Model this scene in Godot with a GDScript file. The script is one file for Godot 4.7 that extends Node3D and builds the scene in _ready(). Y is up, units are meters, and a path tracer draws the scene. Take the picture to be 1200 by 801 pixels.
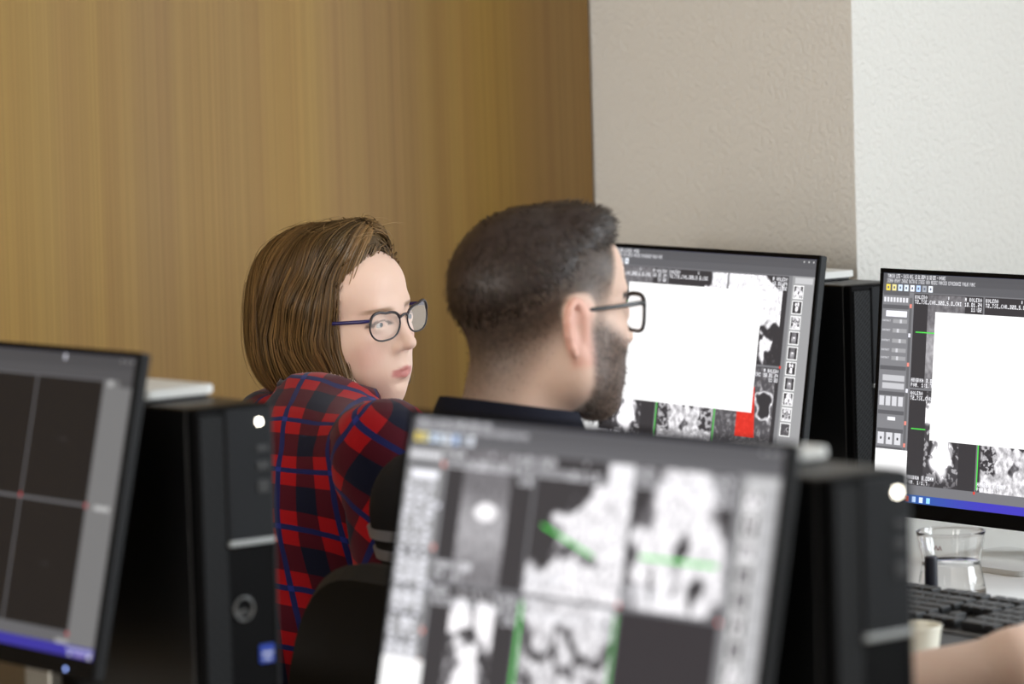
extends Node3D
# World: x runs along the desk rows, z across them (people face -z), y up, metres.
const ROW_TURN := 54.7          # the camera looks obliquely across the rows, degrees
const DESK := 0.733             # desk top height
const EYE := Vector3(0, 1.45, 0)
const SW := 0.527               # lit screen width and height
const SH := 0.2965

var M := {}
var taken := {}
var rng := RandomNumberGenerator.new()

# ---------------------------------------------------------------- mesh builder
class MB:
	var v := PackedVector3Array()
	var n := PackedVector3Array()
	var uv := PackedVector2Array()
	var c := PackedColorArray()
	var ix := PackedInt32Array()
	func add(p: Vector3, nn: Vector3, t := Vector2.ZERO, col := Color.WHITE) -> int:
		v.append(p); n.append(nn); uv.append(t); c.append(col)
		return v.size() - 1
	func tri(a: int, b: int, d: int) -> void:
		var g := (v[b] - v[a]).cross(v[d] - v[a])
		if g.dot(n[a] + n[b] + n[d]) > 0.0:
			ix.append_array(PackedInt32Array([a, d, b]))
		else:
			ix.append_array(PackedInt32Array([a, b, d]))
	func quad(a: int, b: int, d: int, e: int) -> void:
		tri(a, b, d); tri(a, d, e)
	func flat(p: PackedVector3Array, nn: Vector3, uvs := PackedVector2Array()) -> void:
		var k := v.size()
		for i in p.size():
			add(p[i], nn, uvs[i] if uvs.size() > i else Vector2.ZERO)
		for i in range(1, p.size() - 1):
			tri(k, k + i, k + i + 1)
	func box(size: Vector3, at := Vector3.ZERO, r := 0.002, turn := Basis()) -> void:
		var h := size * 0.5
		r = minf(r, minf(h.x, minf(h.y, h.z)) * 0.98)
		var axes := [Vector3.RIGHT, Vector3.UP, Vector3.BACK]
		for ax in 3:
			for s in [-1.0, 1.0]:
				var a1: Vector3 = axes[(ax + 1) % 3]
				var a2: Vector3 = axes[(ax + 2) % 3]
				var c1 := [-h.dot(a1), -h.dot(a1) + r, h.dot(a1) - r, h.dot(a1)]
				var c2 := [-h.dot(a2), -h.dot(a2) + r, h.dot(a2) - r, h.dot(a2)]
				var id := []
				for i in 4:
					for j in 4:
						var p: Vector3 = axes[ax] * s * h.dot(axes[ax]) + a1 * c1[i] + a2 * c2[j]
						var inner := p.clamp(-h + Vector3.ONE * r, h - Vector3.ONE * r)
						var nn := (p - inner).normalized()
						id.append(add(at + turn * (inner + nn * r), turn * nn, Vector2(c1[i], c2[j])))
				for i in 3:
					for j in 3:
						quad(id[i * 4 + j], id[i * 4 + 4 + j], id[i * 4 + 5 + j], id[i * 4 + 1 + j])
	func lathe(prof: Array, at := Vector3.ZERO, seg := 40, turn := Basis()) -> void:
		# prof: Vector2(radius, y) from one end to the other; outward is to the right of the walk
		var k := v.size()
		for i in prof.size():
			var p: Vector2 = prof[i]
			var d: Vector2 = (prof[mini(i + 1, prof.size() - 1)] - prof[maxi(i - 1, 0)])
			var nr := Vector2(d.y, -d.x).normalized()
			for j in seg + 1:
				var w := TAU * j / seg
				var o := Vector3(cos(w), 0, sin(w))
				add(at + turn * (o * p.x + Vector3.UP * p.y), turn * (o * nr.x + Vector3.UP * nr.y), Vector2(float(j) / seg, float(i) / prof.size()))
		for i in prof.size() - 1:
			for j in seg:
				var q := k + i * (seg + 1) + j
				quad(q, q + 1, q + seg + 2, q + seg + 1)
	func tube(path: Array, rad, seg := 8, closed := false, flatten := Vector3.ONE) -> void:
		var m := path.size()
		var k := v.size()
		var side := Vector3.ZERO
		for i in m:
			var a: Vector3 = path[(i - 1 + m) % m] if closed or i > 0 else path[0]
			var b: Vector3 = path[(i + 1) % m] if closed or i < m - 1 else path[m - 1]
			var t := (b - a).normalized()
			if side == Vector3.ZERO:
				side = t.cross(Vector3.UP if absf(t.y) < 0.9 else Vector3.RIGHT).normalized()
			side = (side - t * side.dot(t)).normalized()
			var up := side.cross(t)
			var r: float = rad[i] if rad is Array else rad
			for j in seg:
				var w := TAU * j / seg
				var o := side * cos(w) + up * sin(w)
				add(path[i] + o * r * flatten, o, Vector2(float(j) / seg, float(i) / m))
		for i in (m if closed else m - 1):
			for j in seg:
				var i2 := (i + 1) % m
				quad(k + i * seg + j, k + i * seg + (j + 1) % seg, k + i2 * seg + (j + 1) % seg, k + i2 * seg + j)
		if not closed:
			for e in [0, m - 1]:
				var dir: Vector3 = (path[0] - path[1]).normalized() if e == 0 else (path[m - 1] - path[m - 2]).normalized()
				var cc := add(path[e], dir)
				for j in seg:
					var p1 := add(v[k + e * seg + j], dir)
					var p2 := add(v[k + e * seg + (j + 1) % seg], dir)
					tri(cc, p1, p2)
	func slab(poly: Array, depth: float, xf := Transform3D(), bev := 0.0) -> void:
		# a convex outline in xy, extruded from z = 0 to z = -depth
		var rings := [[0.0, bev], [bev, 0.0], [depth - bev, 0.0], [depth, bev]] if bev > 0.0 else [[0.0, 0.0], [depth, 0.0]]
		var cen := Vector2.ZERO
		for p in poly: cen += p / poly.size()
		var m := poly.size()
		var pts := []
		for rg in rings:
			var row := []
			for p in poly:
				var q: Vector2 = p + (cen - p).normalized() * rg[1]
				row.append(xf * Vector3(q.x, q.y, -rg[0]))
			pts.append(row)
		flat(PackedVector3Array(pts[0]), xf.basis * Vector3.BACK)
		flat(PackedVector3Array(pts[-1]), xf.basis * Vector3.FORWARD)
		for i in m:
			var e: Vector2 = poly[(i + 1) % m] - poly[i]
			var o := Vector2(e.y, -e.x).normalized()
			if o.dot(poly[i] - cen) < 0: o = -o
			var nn := (xf.basis * Vector3(o.x, o.y, 0)).normalized()
			for g in pts.size() - 1:
				flat(PackedVector3Array([pts[g][i], pts[g][(i + 1) % m], pts[g + 1][(i + 1) % m], pts[g + 1][i]]), nn)
	func mesh(with_colors := false, with_uv := false) -> ArrayMesh:
		var arr := []
		arr.resize(Mesh.ARRAY_MAX)
		arr[Mesh.ARRAY_VERTEX] = v
		arr[Mesh.ARRAY_NORMAL] = n
		if with_uv: arr[Mesh.ARRAY_TEX_UV] = uv
		if with_colors: arr[Mesh.ARRAY_COLOR] = c
		arr[Mesh.ARRAY_INDEX] = ix
		var m := ArrayMesh.new()
		m.add_surface_from_arrays(Mesh.PRIMITIVE_TRIANGLES, arr)
		return m

# ---------------------------------------------------------------- smooth solid shapes, meshed as surface nets
class Solid:
	var t := PackedInt32Array()      # 0 tapered capsule, 1 ellipsoid, 2 half space
	var a := PackedVector3Array()
	var ab := PackedVector3Array()
	var inv := PackedFloat32Array()
	var r1 := PackedFloat32Array()
	var r2 := PackedFloat32Array()
	var rr := PackedVector3Array()
	var k := PackedFloat32Array()
	var cut := PackedByteArray()
	var turn: Array[Basis] = []
	func _push(ty: int, pa: Vector3, pab: Vector3, q1: float, q2: float, rad: Vector3, kk: float, c: bool, bs: Basis) -> void:
		t.append(ty); a.append(pa); ab.append(pab); r1.append(q1); r2.append(q2); rr.append(rad); k.append(kk); cut.append(1 if c else 0); turn.append(bs)
		inv.append(1.0 / maxf(pab.length_squared(), 1e-9))
	func cap(p: Vector3, q: Vector3, ra: float, rb: float, kk := 0.02, c := false) -> void:
		_push(0, p, q - p, ra, rb, Vector3.ONE, kk, c, Basis())
	func ell(p: Vector3, rad: Vector3, kk := 0.02, c := false, bs := Basis()) -> void:
		_push(1, p, Vector3.ZERO, 0, 0, rad, kk, c, bs.transposed())
	func half(nn: Vector3, through: Vector3, kk := 0.004) -> void:
		_push(2, through, nn.normalized(), 0, 0, Vector3.ONE, kk, true, Basis())
	func one(i: int, p: Vector3) -> float:
		var ty := t[i]
		var q := p - a[i]
		if ty == 0:
			var h := clampf(q.dot(ab[i]) * inv[i], 0.0, 1.0)
			return (q - ab[i] * h).length() - lerpf(r1[i], r2[i], h)
		if ty == 1:
			q = (turn[i] * q) / rr[i]
			var k0 := q.length()
			var k1 := (q / rr[i]).length()
			return k0 * (k0 - 1.0) / maxf(k1, 1e-6)
		return -q.dot(ab[i])
	func ev(p: Vector3, list: PackedInt32Array) -> float:
		var d := 10.0
		for i in list:
			var e := one(i, p)
			var kk := k[i]
			if cut[i]:
				var h := maxf(kk - absf(d + e), 0.0) / kk
				d = maxf(d, -e) + h * h * kk * 0.25
			else:
				var h := maxf(kk - absf(d - e), 0.0) / kk
				d = minf(d, e) - h * h * kk * 0.25
		return d
	func all() -> PackedInt32Array:
		var l := PackedInt32Array()
		for i in t.size(): l.append(i)
		return l
	func grad(p: Vector3, l: PackedInt32Array) -> Vector3:
		var e := 0.001
		var d := ev(p, l)
		return Vector3(ev(p + Vector3(e, 0, 0), l) - d, ev(p + Vector3(0, e, 0), l) - d, ev(p + Vector3(0, 0, e), l) - d) / e
	func bounds() -> AABB:
		var lo := Vector3.ONE * 1e9
		var hi := -lo
		for i in t.size():
			if cut[i]: continue
			var m := maxf(r1[i], r2[i]) if t[i] == 0 else maxf(rr[i].x, maxf(rr[i].y, rr[i].z))
			for p in [a[i], a[i] + ab[i]]:
				lo = lo.min(p - Vector3.ONE * m)
				hi = hi.max(p + Vector3.ONE * m)
		return AABB(lo, hi - lo)
	func into(mb: MB, h: float, xf := Transform3D(), paint = null, disp = null, uvf = null) -> void:
		var bb := bounds().grow(h * 3.0)
		const B := 6
		var nb := Vector3i((bb.size / (h * B)).ceil())
		var nx := nb.x * B + 1
		var ny := nb.y * B + 1
		var nz := nb.z * B + 1
		var val := PackedFloat32Array()
		val.resize(nx * ny * nz)
		val.fill(9.0)
		var vid := PackedInt32Array()
		vid.resize(nx * ny * nz)
		vid.fill(-1)
		var full := all()
		var R := h * B * 0.87
		var blocks := []
		for bz in nb.z:
			for by in nb.y:
				for bx in nb.x:
					var o := bb.position + Vector3(bx, by, bz) * (h * B)
					var cc := o + Vector3.ONE * (h * B * 0.5)
					var dc := ev(cc, full)
					if absf(dc) > R * 1.5 + h: continue
					var near := 1e9
					var ds := PackedFloat32Array()
					for i in full:
						var e := one(i, cc)
						ds.append(e)
						if not cut[i]: near = minf(near, e)
					var l := PackedInt32Array()
					for i in full:
						if cut[i]:
							if ds[i] < R * 2.2 + k[i]: l.append(i)
						elif ds[i] < near + R * 2.4 + k[i]: l.append(i)
					blocks.append(Vector3i(bx, by, bz) * B)
					for z in B + 1:
						for y in B + 1:
							var row := bx * B + nx * (by * B + y + ny * (bz * B + z))
							for x in B + 1:
								if val[row + x] == 9.0:
									val[row + x] = ev(o + Vector3(x, y, z) * h, l)
		var first := mb.v.size()
		var off := PackedInt32Array([0, 1, nx, nx + 1, nx * ny, nx * ny + 1, nx * ny + nx, nx * ny + nx + 1])
		var edges := [[0, 1], [2, 3], [4, 5], [6, 7], [0, 2], [1, 3], [4, 6], [5, 7], [0, 4], [1, 5], [2, 6], [3, 7]]
		var cells := PackedInt32Array()
		for bo in blocks:
			for z in B:
				for y in B:
					for x in B:
						var s: int = bo.x + x + nx * (bo.y + y + ny * (bo.z + z))
						var cnt := 0
						for q in 8:
							if val[s + off[q]] < 0.0: cnt += 1
						if cnt == 0 or cnt == 8: continue
						var sum := Vector3.ZERO
						var m := 0
						for e in edges:
							var va := val[s + off[e[0]]]
							var vb := val[s + off[e[1]]]
							if (va < 0.0) != (vb < 0.0):
								var f := va / (va - vb)
								var pa := Vector3(e[0] & 1, (e[0] >> 1) & 1, e[0] >> 2)
								var pb := Vector3(e[1] & 1, (e[1] >> 1) & 1, e[1] >> 2)
								sum += pa.lerp(pb, f)
								m += 1
						vid[s] = mb.add(bb.position + (Vector3(bo.x + x, bo.y + y, bo.z + z) + sum / m) * h, Vector3.ZERO)
						cells.append(s)
		var step := [1, nx, nx * ny]
		for s in cells:
			for ax in 3:
				var s2: int = s + step[ax]
				if (val[s] < 0.0) == (val[s2] < 0.0): continue
				var u: int = step[(ax + 1) % 3]
				var w: int = step[(ax + 2) % 3]
				if s - u - w < 0: continue
				var q := [vid[s], vid[s - u], vid[s - u - w], vid[s - w]]
				if q[0] < 0 or q[1] < 0 or q[2] < 0 or q[3] < 0: continue
				if val[s] < 0.0: q.reverse()
				mb.ix.append_array(PackedInt32Array([q[0], q[1], q[2], q[0], q[2], q[3]]))
				var g := -(mb.v[q[1]] - mb.v[q[0]]).cross(mb.v[q[2]] - mb.v[q[0]]) - (mb.v[q[2]] - mb.v[q[0]]).cross(mb.v[q[3]] - mb.v[q[0]])
				for j in 4: mb.n[q[j]] += g
		for i in range(first, mb.v.size()):
			var nn := mb.n[i].normalized()
			var p := mb.v[i]
			if paint != null: mb.c[i] = paint.call(p, nn)
			if uvf != null: mb.uv[i] = uvf.call(p, nn)
			if disp != null: p += nn * float(disp.call(p, nn))
			mb.v[i] = xf * p
			mb.n[i] = (xf.basis * nn).normalized()

# ---------------------------------------------------------------- naming and tagging
func numbered(called: String) -> String:
	var k: int = taken.get(called, 0)
	taken[called] = k + 1
	return called if k == 0 else "%s_%03d" % [called, k]

func thing(called: String, label: String, category: String, at := Vector3.ZERO, turn := Basis(), group := "") -> Node3D:
	var o := Node3D.new()
	o.name = numbered(called)
	add_child(o)
	o.transform = Transform3D(turn, at)
	o.set_meta("label", label)
	o.set_meta("category", category)
	if group: o.set_meta("group", group)
	return o

func part(called: String, mesh: Mesh, m: Material, parent: Node3D, at := Vector3.ZERO, turn := Basis()) -> MeshInstance3D:
	var o := MeshInstance3D.new()
	o.name = called
	o.mesh = mesh
	o.material_override = m
	parent.add_child(o, true)
	o.transform = Transform3D(turn, at)
	return o

func structure(called: String, mesh: Mesh, m: Material, label: String, category: String, at := Vector3.ZERO) -> MeshInstance3D:
	var o := part(called, mesh, m, self, at)
	o.set_meta("kind", "structure")
	o.set_meta("label", label)
	o.set_meta("category", category)
	return o

func rbox(size: Vector3, r := 0.002, at := Vector3.ZERO) -> ArrayMesh:
	var b := MB.new()
	b.box(size, at, r)
	return b.mesh()

func round_rect(w: float, h: float, r: float, seg := 5) -> Array:
	var out := []
	for q in 4:
		var c := Vector2((w / 2 - r) * (1 if q in [0, 3] else -1), (h / 2 - r) * (1 if q < 2 else -1))
		for i in seg + 1:
			out.append(c + Vector2.from_angle(PI / 2 * (q + float(i) / seg)) * r)
	return out

func mat(c: Color, rough := 0.5, metal := 0.0, spec := 0.5) -> StandardMaterial3D:
	var m := StandardMaterial3D.new()
	m.albedo_color = c
	m.roughness = rough
	m.metallic = metal
	m.metallic_specular = spec
	return m

func glow(c: Color, e: float) -> StandardMaterial3D:
	var m := mat(Color(0.02, 0.02, 0.02), 0.4)
	m.emission_enabled = true
	m.emission = c
	m.emission_energy_multiplier = e
	return m

func tex(img: Image) -> ImageTexture:
	return ImageTexture.create_from_image(img)

func noise(freq: float, sd := 1, oct := 3) -> FastNoiseLite:
	var f := FastNoiseLite.new()
	f.seed = sd
	f.frequency = freq
	f.noise_type = FastNoiseLite.TYPE_SIMPLEX_SMOOTH
	f.fractal_octaves = oct
	return f

func sstep(a: float, b: float, x: float) -> float:
	var t := clampf((x - a) / (b - a), 0.0, 1.0)
	return t * t * (3.0 - 2.0 * t)

func lin(c: Color) -> Color:
	return c.srgb_to_linear()

# ---------------------------------------------------------------- materials
func make_materials() -> void:
	M.black = mat(Color(0.055, 0.055, 0.06), 0.45)
	M.case = mat(Color(0.05, 0.05, 0.055), 0.42)
	M.bezel = mat(Color(0.04, 0.04, 0.044), 0.5, 0.0, 0.16)
	M.frame_side = mat(Color(0.11, 0.115, 0.125), 0.5, 0.0, 0.35)
	M.strip = mat(Color(0.135, 0.14, 0.15), 0.45, 0.0, 0.2)
	M.bar = mat(Color(0.62, 0.63, 0.63), 0.35, 0.6)
	M.base_plate = mat(Color(0.80, 0.80, 0.79), 0.45)
	M.silver = mat(Color(0.62, 0.61, 0.58), 0.38, 0.7)
	M.white = mat(Color(0.86, 0.86, 0.85), 0.45)
	M.desk = mat(Color(0.86, 0.86, 0.85), 0.42)
	M.walnut = mat(Color(0.21, 0.165, 0.13), 0.5)
	M.metal = mat(Color(0.45, 0.46, 0.47), 0.4, 0.8)
	M.fabric = mat(Color(0.085, 0.082, 0.085), 0.9)
	M.key = mat(Color(0.115, 0.118, 0.125), 0.5)
	M.keybase = mat(Color(0.05, 0.05, 0.055), 0.5)
	M.rim = mat(Color(0.55, 0.56, 0.57), 0.35, 0.4)
	M.cup = mat(Color(0.82, 0.80, 0.74), 0.3)
	M.navy = mat(Color(0.05, 0.06, 0.12), 0.35)
	M.led = glow(Color(1, 0.97, 0.9), 14.0)
	M.blue_led = glow(Color(0.6, 0.7, 1.0), 3.0)
	M.ring = mat(Color(0.42, 0.42, 0.42), 0.35, 0.6)
	M.badge = mat(Color(0.06, 0.22, 0.62), 0.3)
	M.print_white = mat(Color(0.85, 0.87, 0.92), 0.4)
	M.red_print = mat(Color(0.5, 0.12, 0.08), 0.5)
	var g := mat(Color(0.97, 0.99, 0.98, 0.03), 0.02)
	g.transparency = BaseMaterial3D.TRANSPARENCY_ALPHA
	M.pane = g
	var gs := mat(Color(1, 1, 1, 0.0), 0.01)
	gs.refraction_enabled = true
	gs.refraction_scale = 0.05
	M.glass = gs
	var wa := mat(Color(1, 1, 1, 0.0), 0.01)
	wa.refraction_enabled = true
	wa.refraction_scale = 0.033
	M.water = wa
	# oak veneer, upright grain
	var w := 2048
	var h := 128
	var by := PackedByteArray()
	by.resize(w * h * 3)
	var fine := noise(0.16, 3, 2)
	var mid := noise(0.02, 4, 2)
	var broad := noise(0.0045, 9, 1)
	for y in h:
		for x in w:
			var wob := 5.0 * sin(TAU * y / h + x * 0.003)
			var xx := x + wob
			var ang := TAU * xx / w
			var cx := cos(ang) * w / TAU
			var cy := sin(ang) * w / TAU
			var g1 := fine.get_noise_3d(cx, cy, sin(TAU * y / h) * 1.5)
			var g2 := mid.get_noise_3d(cx, cy, sin(TAU * y / h) * 3.0)
			var g3 := broad.get_noise_2d(cx, cy)
			var t := 1.0 + g1 * 0.06 + g2 * 0.045 + g3 * 0.05
			var i := (y * w + x) * 3
			by[i] = int(clampf(144.0 * t, 0, 255))
			by[i + 1] = int(clampf(115.0 * t * (1.0 + g2 * 0.02), 0, 255))
			by[i + 2] = int(clampf(67.0 * t * (1.0 - g3 * 0.12), 0, 255))
	var wood := mat(Color.WHITE, 0.5, 0.0, 0.3)
	wood.albedo_texture = tex(Image.create_from_data(w, h, false, Image.FORMAT_RGB8, by))
	wood.uv1_triplanar = true
	wood.uv1_world_triplanar = true
	wood.uv1_scale = Vector3(0.55, 0.4, 0.55)
	M.wood = wood
	var st := NoiseTexture2D.new()
	st.width = 1024
	st.height = 1024
	st.seamless = true
	st.noise = noise(0.02, 21, 4)
	M.stucco = mat(Color(0.83, 0.825, 0.81), 0.85)
	M.stucco.heightmap_enabled = true
	M.stucco.heightmap_texture = st
	M.stucco.heightmap_scale = 0.2
	M.stucco.uv1_triplanar = true
	M.stucco.uv1_world_triplanar = true
	M.stucco.uv1_scale = Vector3.ONE * 4.0
	M.paint = mat(Color(0.84, 0.83, 0.81), 0.85)
	M.ceil = mat(Color(0.88, 0.88, 0.87), 0.9)
	var fl := NoiseTexture2D.new()
	fl.width = 512
	fl.height = 512
	fl.seamless = true
	fl.noise = noise(0.08, 5, 4)
	var ramp := Gradient.new()
	ramp.set_color(0, Color(0.25, 0.215, 0.18))
	ramp.set_color(1, Color(0.40, 0.35, 0.29))
	fl.color_ramp = ramp
	M.floor = mat(Color.WHITE, 0.9)
	M.floor.albedo_texture = fl
	M.floor.uv1_triplanar = true
	M.floor.uv1_world_triplanar = true
	# punched front grille of the computers: a fine diagonal weave
	var gi := Image.create(64, 64, false, Image.FORMAT_RGB8)
	for y in 64:
		for x in 64:
			var q := fposmod(x + y, 16.0) / 16.0
			var r := fposmod(x - y, 32.0) / 32.0
			var on := absf(q - 0.5) < 0.24 and absf(r - 0.5) < 0.42
			gi.set_pixel(x, y, Color(0.012, 0.012, 0.014) if on else Color(0.13, 0.135, 0.145))
	M.grille = mat(Color.WHITE, 0.5)
	M.grille.albedo_texture = tex(gi)
	M.grille.metallic_specular = 0.25
	M.grille.uv1_triplanar = true
	M.grille.uv1_scale = Vector3.ONE * 42.0
	# woven plaid
	var pl := Image.create(256, 256, false, Image.FORMAT_RGB8)
	var nz := noise(0.35, 7, 2)
	for y in 256:
		for x in 256:
			var u := x / 256.0
			var v := y / 256.0
			var bu := absf(u - 0.5) < 0.32
			var bv := absf(v - 0.5) < 0.28
			var lu := absf(u - 0.5) < 0.045
			var lv := absf(v - 0.5) < 0.045
			var c := Color(0.075, 0.085, 0.165)
			if bu and bv: c = Color(0.65, 0.06, 0.09)
			elif bu or bv: c = Color(0.31, 0.05, 0.11)
			if lu or lv: c = Color(0.12, 0.13, 0.34) if not (lu and lv) else Color(0.15, 0.19, 0.50)
			var tw := 0.93 + 0.07 * sin((x + y) * 0.8) + 0.10 * nz.get_noise_2d(x, y)
			pl.set_pixel(x, y, Color(c.r * tw, c.g * tw, c.b * tw))
	M.plaid = mat(Color.WHITE, 0.9, 0.0, 0.25)
	M.plaid.albedo_texture = tex(pl)
	M.plaid.rim_enabled = true
	M.plaid.rim = 0.25
	M.polo = mat(Color(0.085, 0.09, 0.135), 0.9, 0.0, 0.3)
	M.sleeve = mat(Color(0.16, 0.16, 0.175), 0.9, 0.0, 0.3)
	M.stripe = mat(Color(0.56, 0.56, 0.59), 0.9)
	M.denim = mat(Color(0.10, 0.12, 0.18), 0.9)
	M.skin = mat(Color.WHITE, 0.5, 0.0, 0.4)
	M.skin.vertex_color_use_as_albedo = true
	M.skin.subsurf_scatter_enabled = true
	M.skin.subsurf_scatter_strength = 0.08
	M.hair = mat(Color.WHITE, 0.42, 0.0, 0.36)
	M.hair.vertex_color_use_as_albedo = true
	M.eye = mat(Color.WHITE, 0.12)
	M.eye.vertex_color_use_as_albedo = true

# ---------------------------------------------------------------- what the screens show
const GLYPH := {"A": 11245, "B": 27566, "C": 14627, "D": 27502, "E": 31143, "F": 31140, "G": 14699, "H": 23533, "I": 29847, "J": 4714, "K": 23469, "L": 18727, "M": 24557, "N": 27501, "O": 11114, "P": 27556, "R": 27565, "S": 14478, "T": 29842, "U": 23403, "V": 23378, "X": 23213, "Y": 23186, "Z": 29351, "0": 31599, "1": 11415, "2": 29671, "3": 29647, "4": 23497, "5": 31183, "6": 31215, "7": 29257, "8": 31727, "9": 31695, ":": 1040, ".": 2, "-": 448, ",": 20, "_": 7, "[": 26918, "]": 25750, "/": 4772}

func write(img: Image, s: String, x: int, y: int, c: Color, tall := 1, wide := 1) -> void:
	for ch in s.to_upper():
		var g: int = GLYPH.get(ch, 0)
		for r in 5:
			for q in 3:
				if g & (1 << (14 - r * 3 - q)):
					img.fill_rect(Rect2i(x + q * wide, y + r * tall, wide, tall), c)
		x += 4 * wide

func blob(u: float, v: float, cx: float, cy: float, rx: float, ry: float) -> float:
	return 1.0 - sstep(0.75, 1.15, Vector2((u - cx) / rx, (v - cy) / ry).length())

func scan(img: Image, r: Rect2i, kind: int, sd: int, covered := false) -> void:
	var n1 := noise(0.045, sd, 3)
	var n2 := noise(0.013, sd + 5, 2)
	var asp := float(r.size.x) / r.size.y
	var hidden := Rect2i(203, 92, 605, 322) if covered else Rect2i()
	for j in r.size.y:
		for i in r.size.x:
			var u := float(i) / r.size.x
			var v := float(j) / r.size.y
			var x := r.position.x + i
			var y := r.position.y + j
			if covered and hidden.has_point(Vector2i(x, y)): continue
			var wv := n2.get_noise_2d(x, y) * 0.10
			var n := n1.get_noise_2d(x, y)
			var a := u + wv
			var b := v + wv * 0.7
			var g := 0.0
			match kind:
				0:
					if u > 0.2 and u < 0.74:
						g = 0.30 + 0.14 * n + 0.25 * sstep(0.25, 0.55, v) - 0.2 * sstep(0.6, 0.95, v) + 0.6 * blob(u, v, 0.5, 0.45, 0.13, 0.07)
				1:
					var edge := 0.68 - 0.45 * sstep(0.12, 0.5, b) + 0.12 * sin(b * 14.0) * 0.4
					g = sstep(edge, edge + 0.05, a) * (0.92 + 0.3 * n)
					g -= 0.75 * blob(a, b, 0.30, 0.66, 0.22, 0.10) + 0.5 * blob(a, b, 0.62, 0.70, 0.08, 0.08) - 0.5 * blob(a, b, 0.33, 0.60, 0.07, 0.05)
					g = maxf(g, 0.85 * sstep(0.74, 0.80, b) * (1.0 + 0.4 * n))
				2:
					g = maxf(blob(a, b, 0.52, 0.22, 0.34, 0.32), maxf(blob(a, b, 0.28, 0.62, 0.24, 0.32), blob(a, b, 0.78, 0.62, 0.24, 0.32))) * (0.95 + 0.25 * n)
					g = maxf(g, blob(a, b, 0.52, 0.95, 0.42, 0.3) * 0.95)
					g -= 0.8 * blob(a, b, 0.53, 0.56, 0.09, 0.14) + 0.95 * blob(a, b, 0.30, 0.83, 0.05, 0.13) + 0.95 * blob(a, b, 0.74, 0.86, 0.06, 0.15) + 0.6 * blob(a, b, 0.52, 0.80, 0.03, 0.1)
				3:
					if u > 0.24 and u < 0.75:
						g = 0.10 + maxf(blob(a, b, 0.34, 0.22, 0.13, 0.16), blob(a, b, 0.64, 0.22, 0.13, 0.16)) + blob(a, b, 0.5, 0.62, 0.17, 0.28)
						g += maxf(0.0, 0.9 * sstep(0.02, 0.3, n1.get_noise_2d(x * 0.9, y * 0.9 + 90))) * 0.5
						g -= 0.7 * blob(a, b, 0.5, 0.34, 0.10, 0.08) + 0.5 * blob(a, b, 0.35, 0.6, 0.06, 0.14) + 0.5 * blob(a, b, 0.66, 0.6, 0.06, 0.14)
						g *= 0.5 + 0.5 * sstep(0.98, 0.8, v)
				4:
					g = (0.82 + 0.3 * n) * sstep(0.02, 0.06, u) * sstep(0.99, 0.95, u)
					for sgn in [-1.0, 1.0]:
						var q := Vector2((a - 0.5 - sgn * 0.26) * asp, b - 0.22).rotated(sgn * 0.6)
						g -= 0.95 * (1.0 - sstep(0.02, 0.05, absf(q.length() - 0.20))) * sstep(-0.10, 0.02, q.y)
						g -= 0.9 * blob(a, b, 0.5 + sgn * 0.36, 0.66, 0.13, 0.16) * sstep(-0.25, 0.1, n)
					g -= 0.65 * (1.0 - sstep(0.15, 0.35, absf(Vector2((a - 0.5) / 0.09, (b - 0.36) / 0.17).length() - 0.9)))
					g -= 0.6 * blob(a, b, 0.5, 0.75, 0.06, 0.08)
				5:
					g = 0.16 + 0.28 * maxf(0.0, n) + 0.7 * maxf(0.0, n1.get_noise_2d(x * 0.8, y * 0.8 + 50) - 0.18)
					var ring := Vector2((a - 0.80) / 0.14, (b - 0.42) / 0.15).length()
					g = lerpf(g, 0.03, 1.0 - sstep(0.85, 1.0, ring))
					g += 0.5 * (1.0 - sstep(0.05, 0.2, absf(ring - 1.1)))
					if u > 0.94: g = 0.04
				6:
					g = 0.95 + 0.3 * n
					g -= 0.95 * sstep(0.02, 0.08, a - 0.60 - 0.30 * sstep(0.0, 0.2, b) + 0.3 * b) * (1.0 - sstep(0.62, 0.70, a + 0.55 * b - 0.28))
					g -= 1.0 * sstep(0.55, 0.62, b) * (1.0 - blob(a, b, 0.72, 0.72, 0.08, 0.3)) * sstep(0.3, 0.36, a)
					g -= 1.0 * blob(a, b, 0.78, 0.60, 0.15, 0.10)
					if u > 0.92: g = 0.03
			if kind in [1, 2, 4]: g *= 0.94 + 0.9 * wv + 0.12 * n
			g = clampf(g, 0.035, 1.0)
			var lo := 0.20
			img.set_pixel(x, y, Color(lo + (1 - lo) * g, lo * 0.96 + (1 - lo) * g, lo * 1.03 + (1 - lo) * g) if kind != 9 else Color.BLACK)

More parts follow.
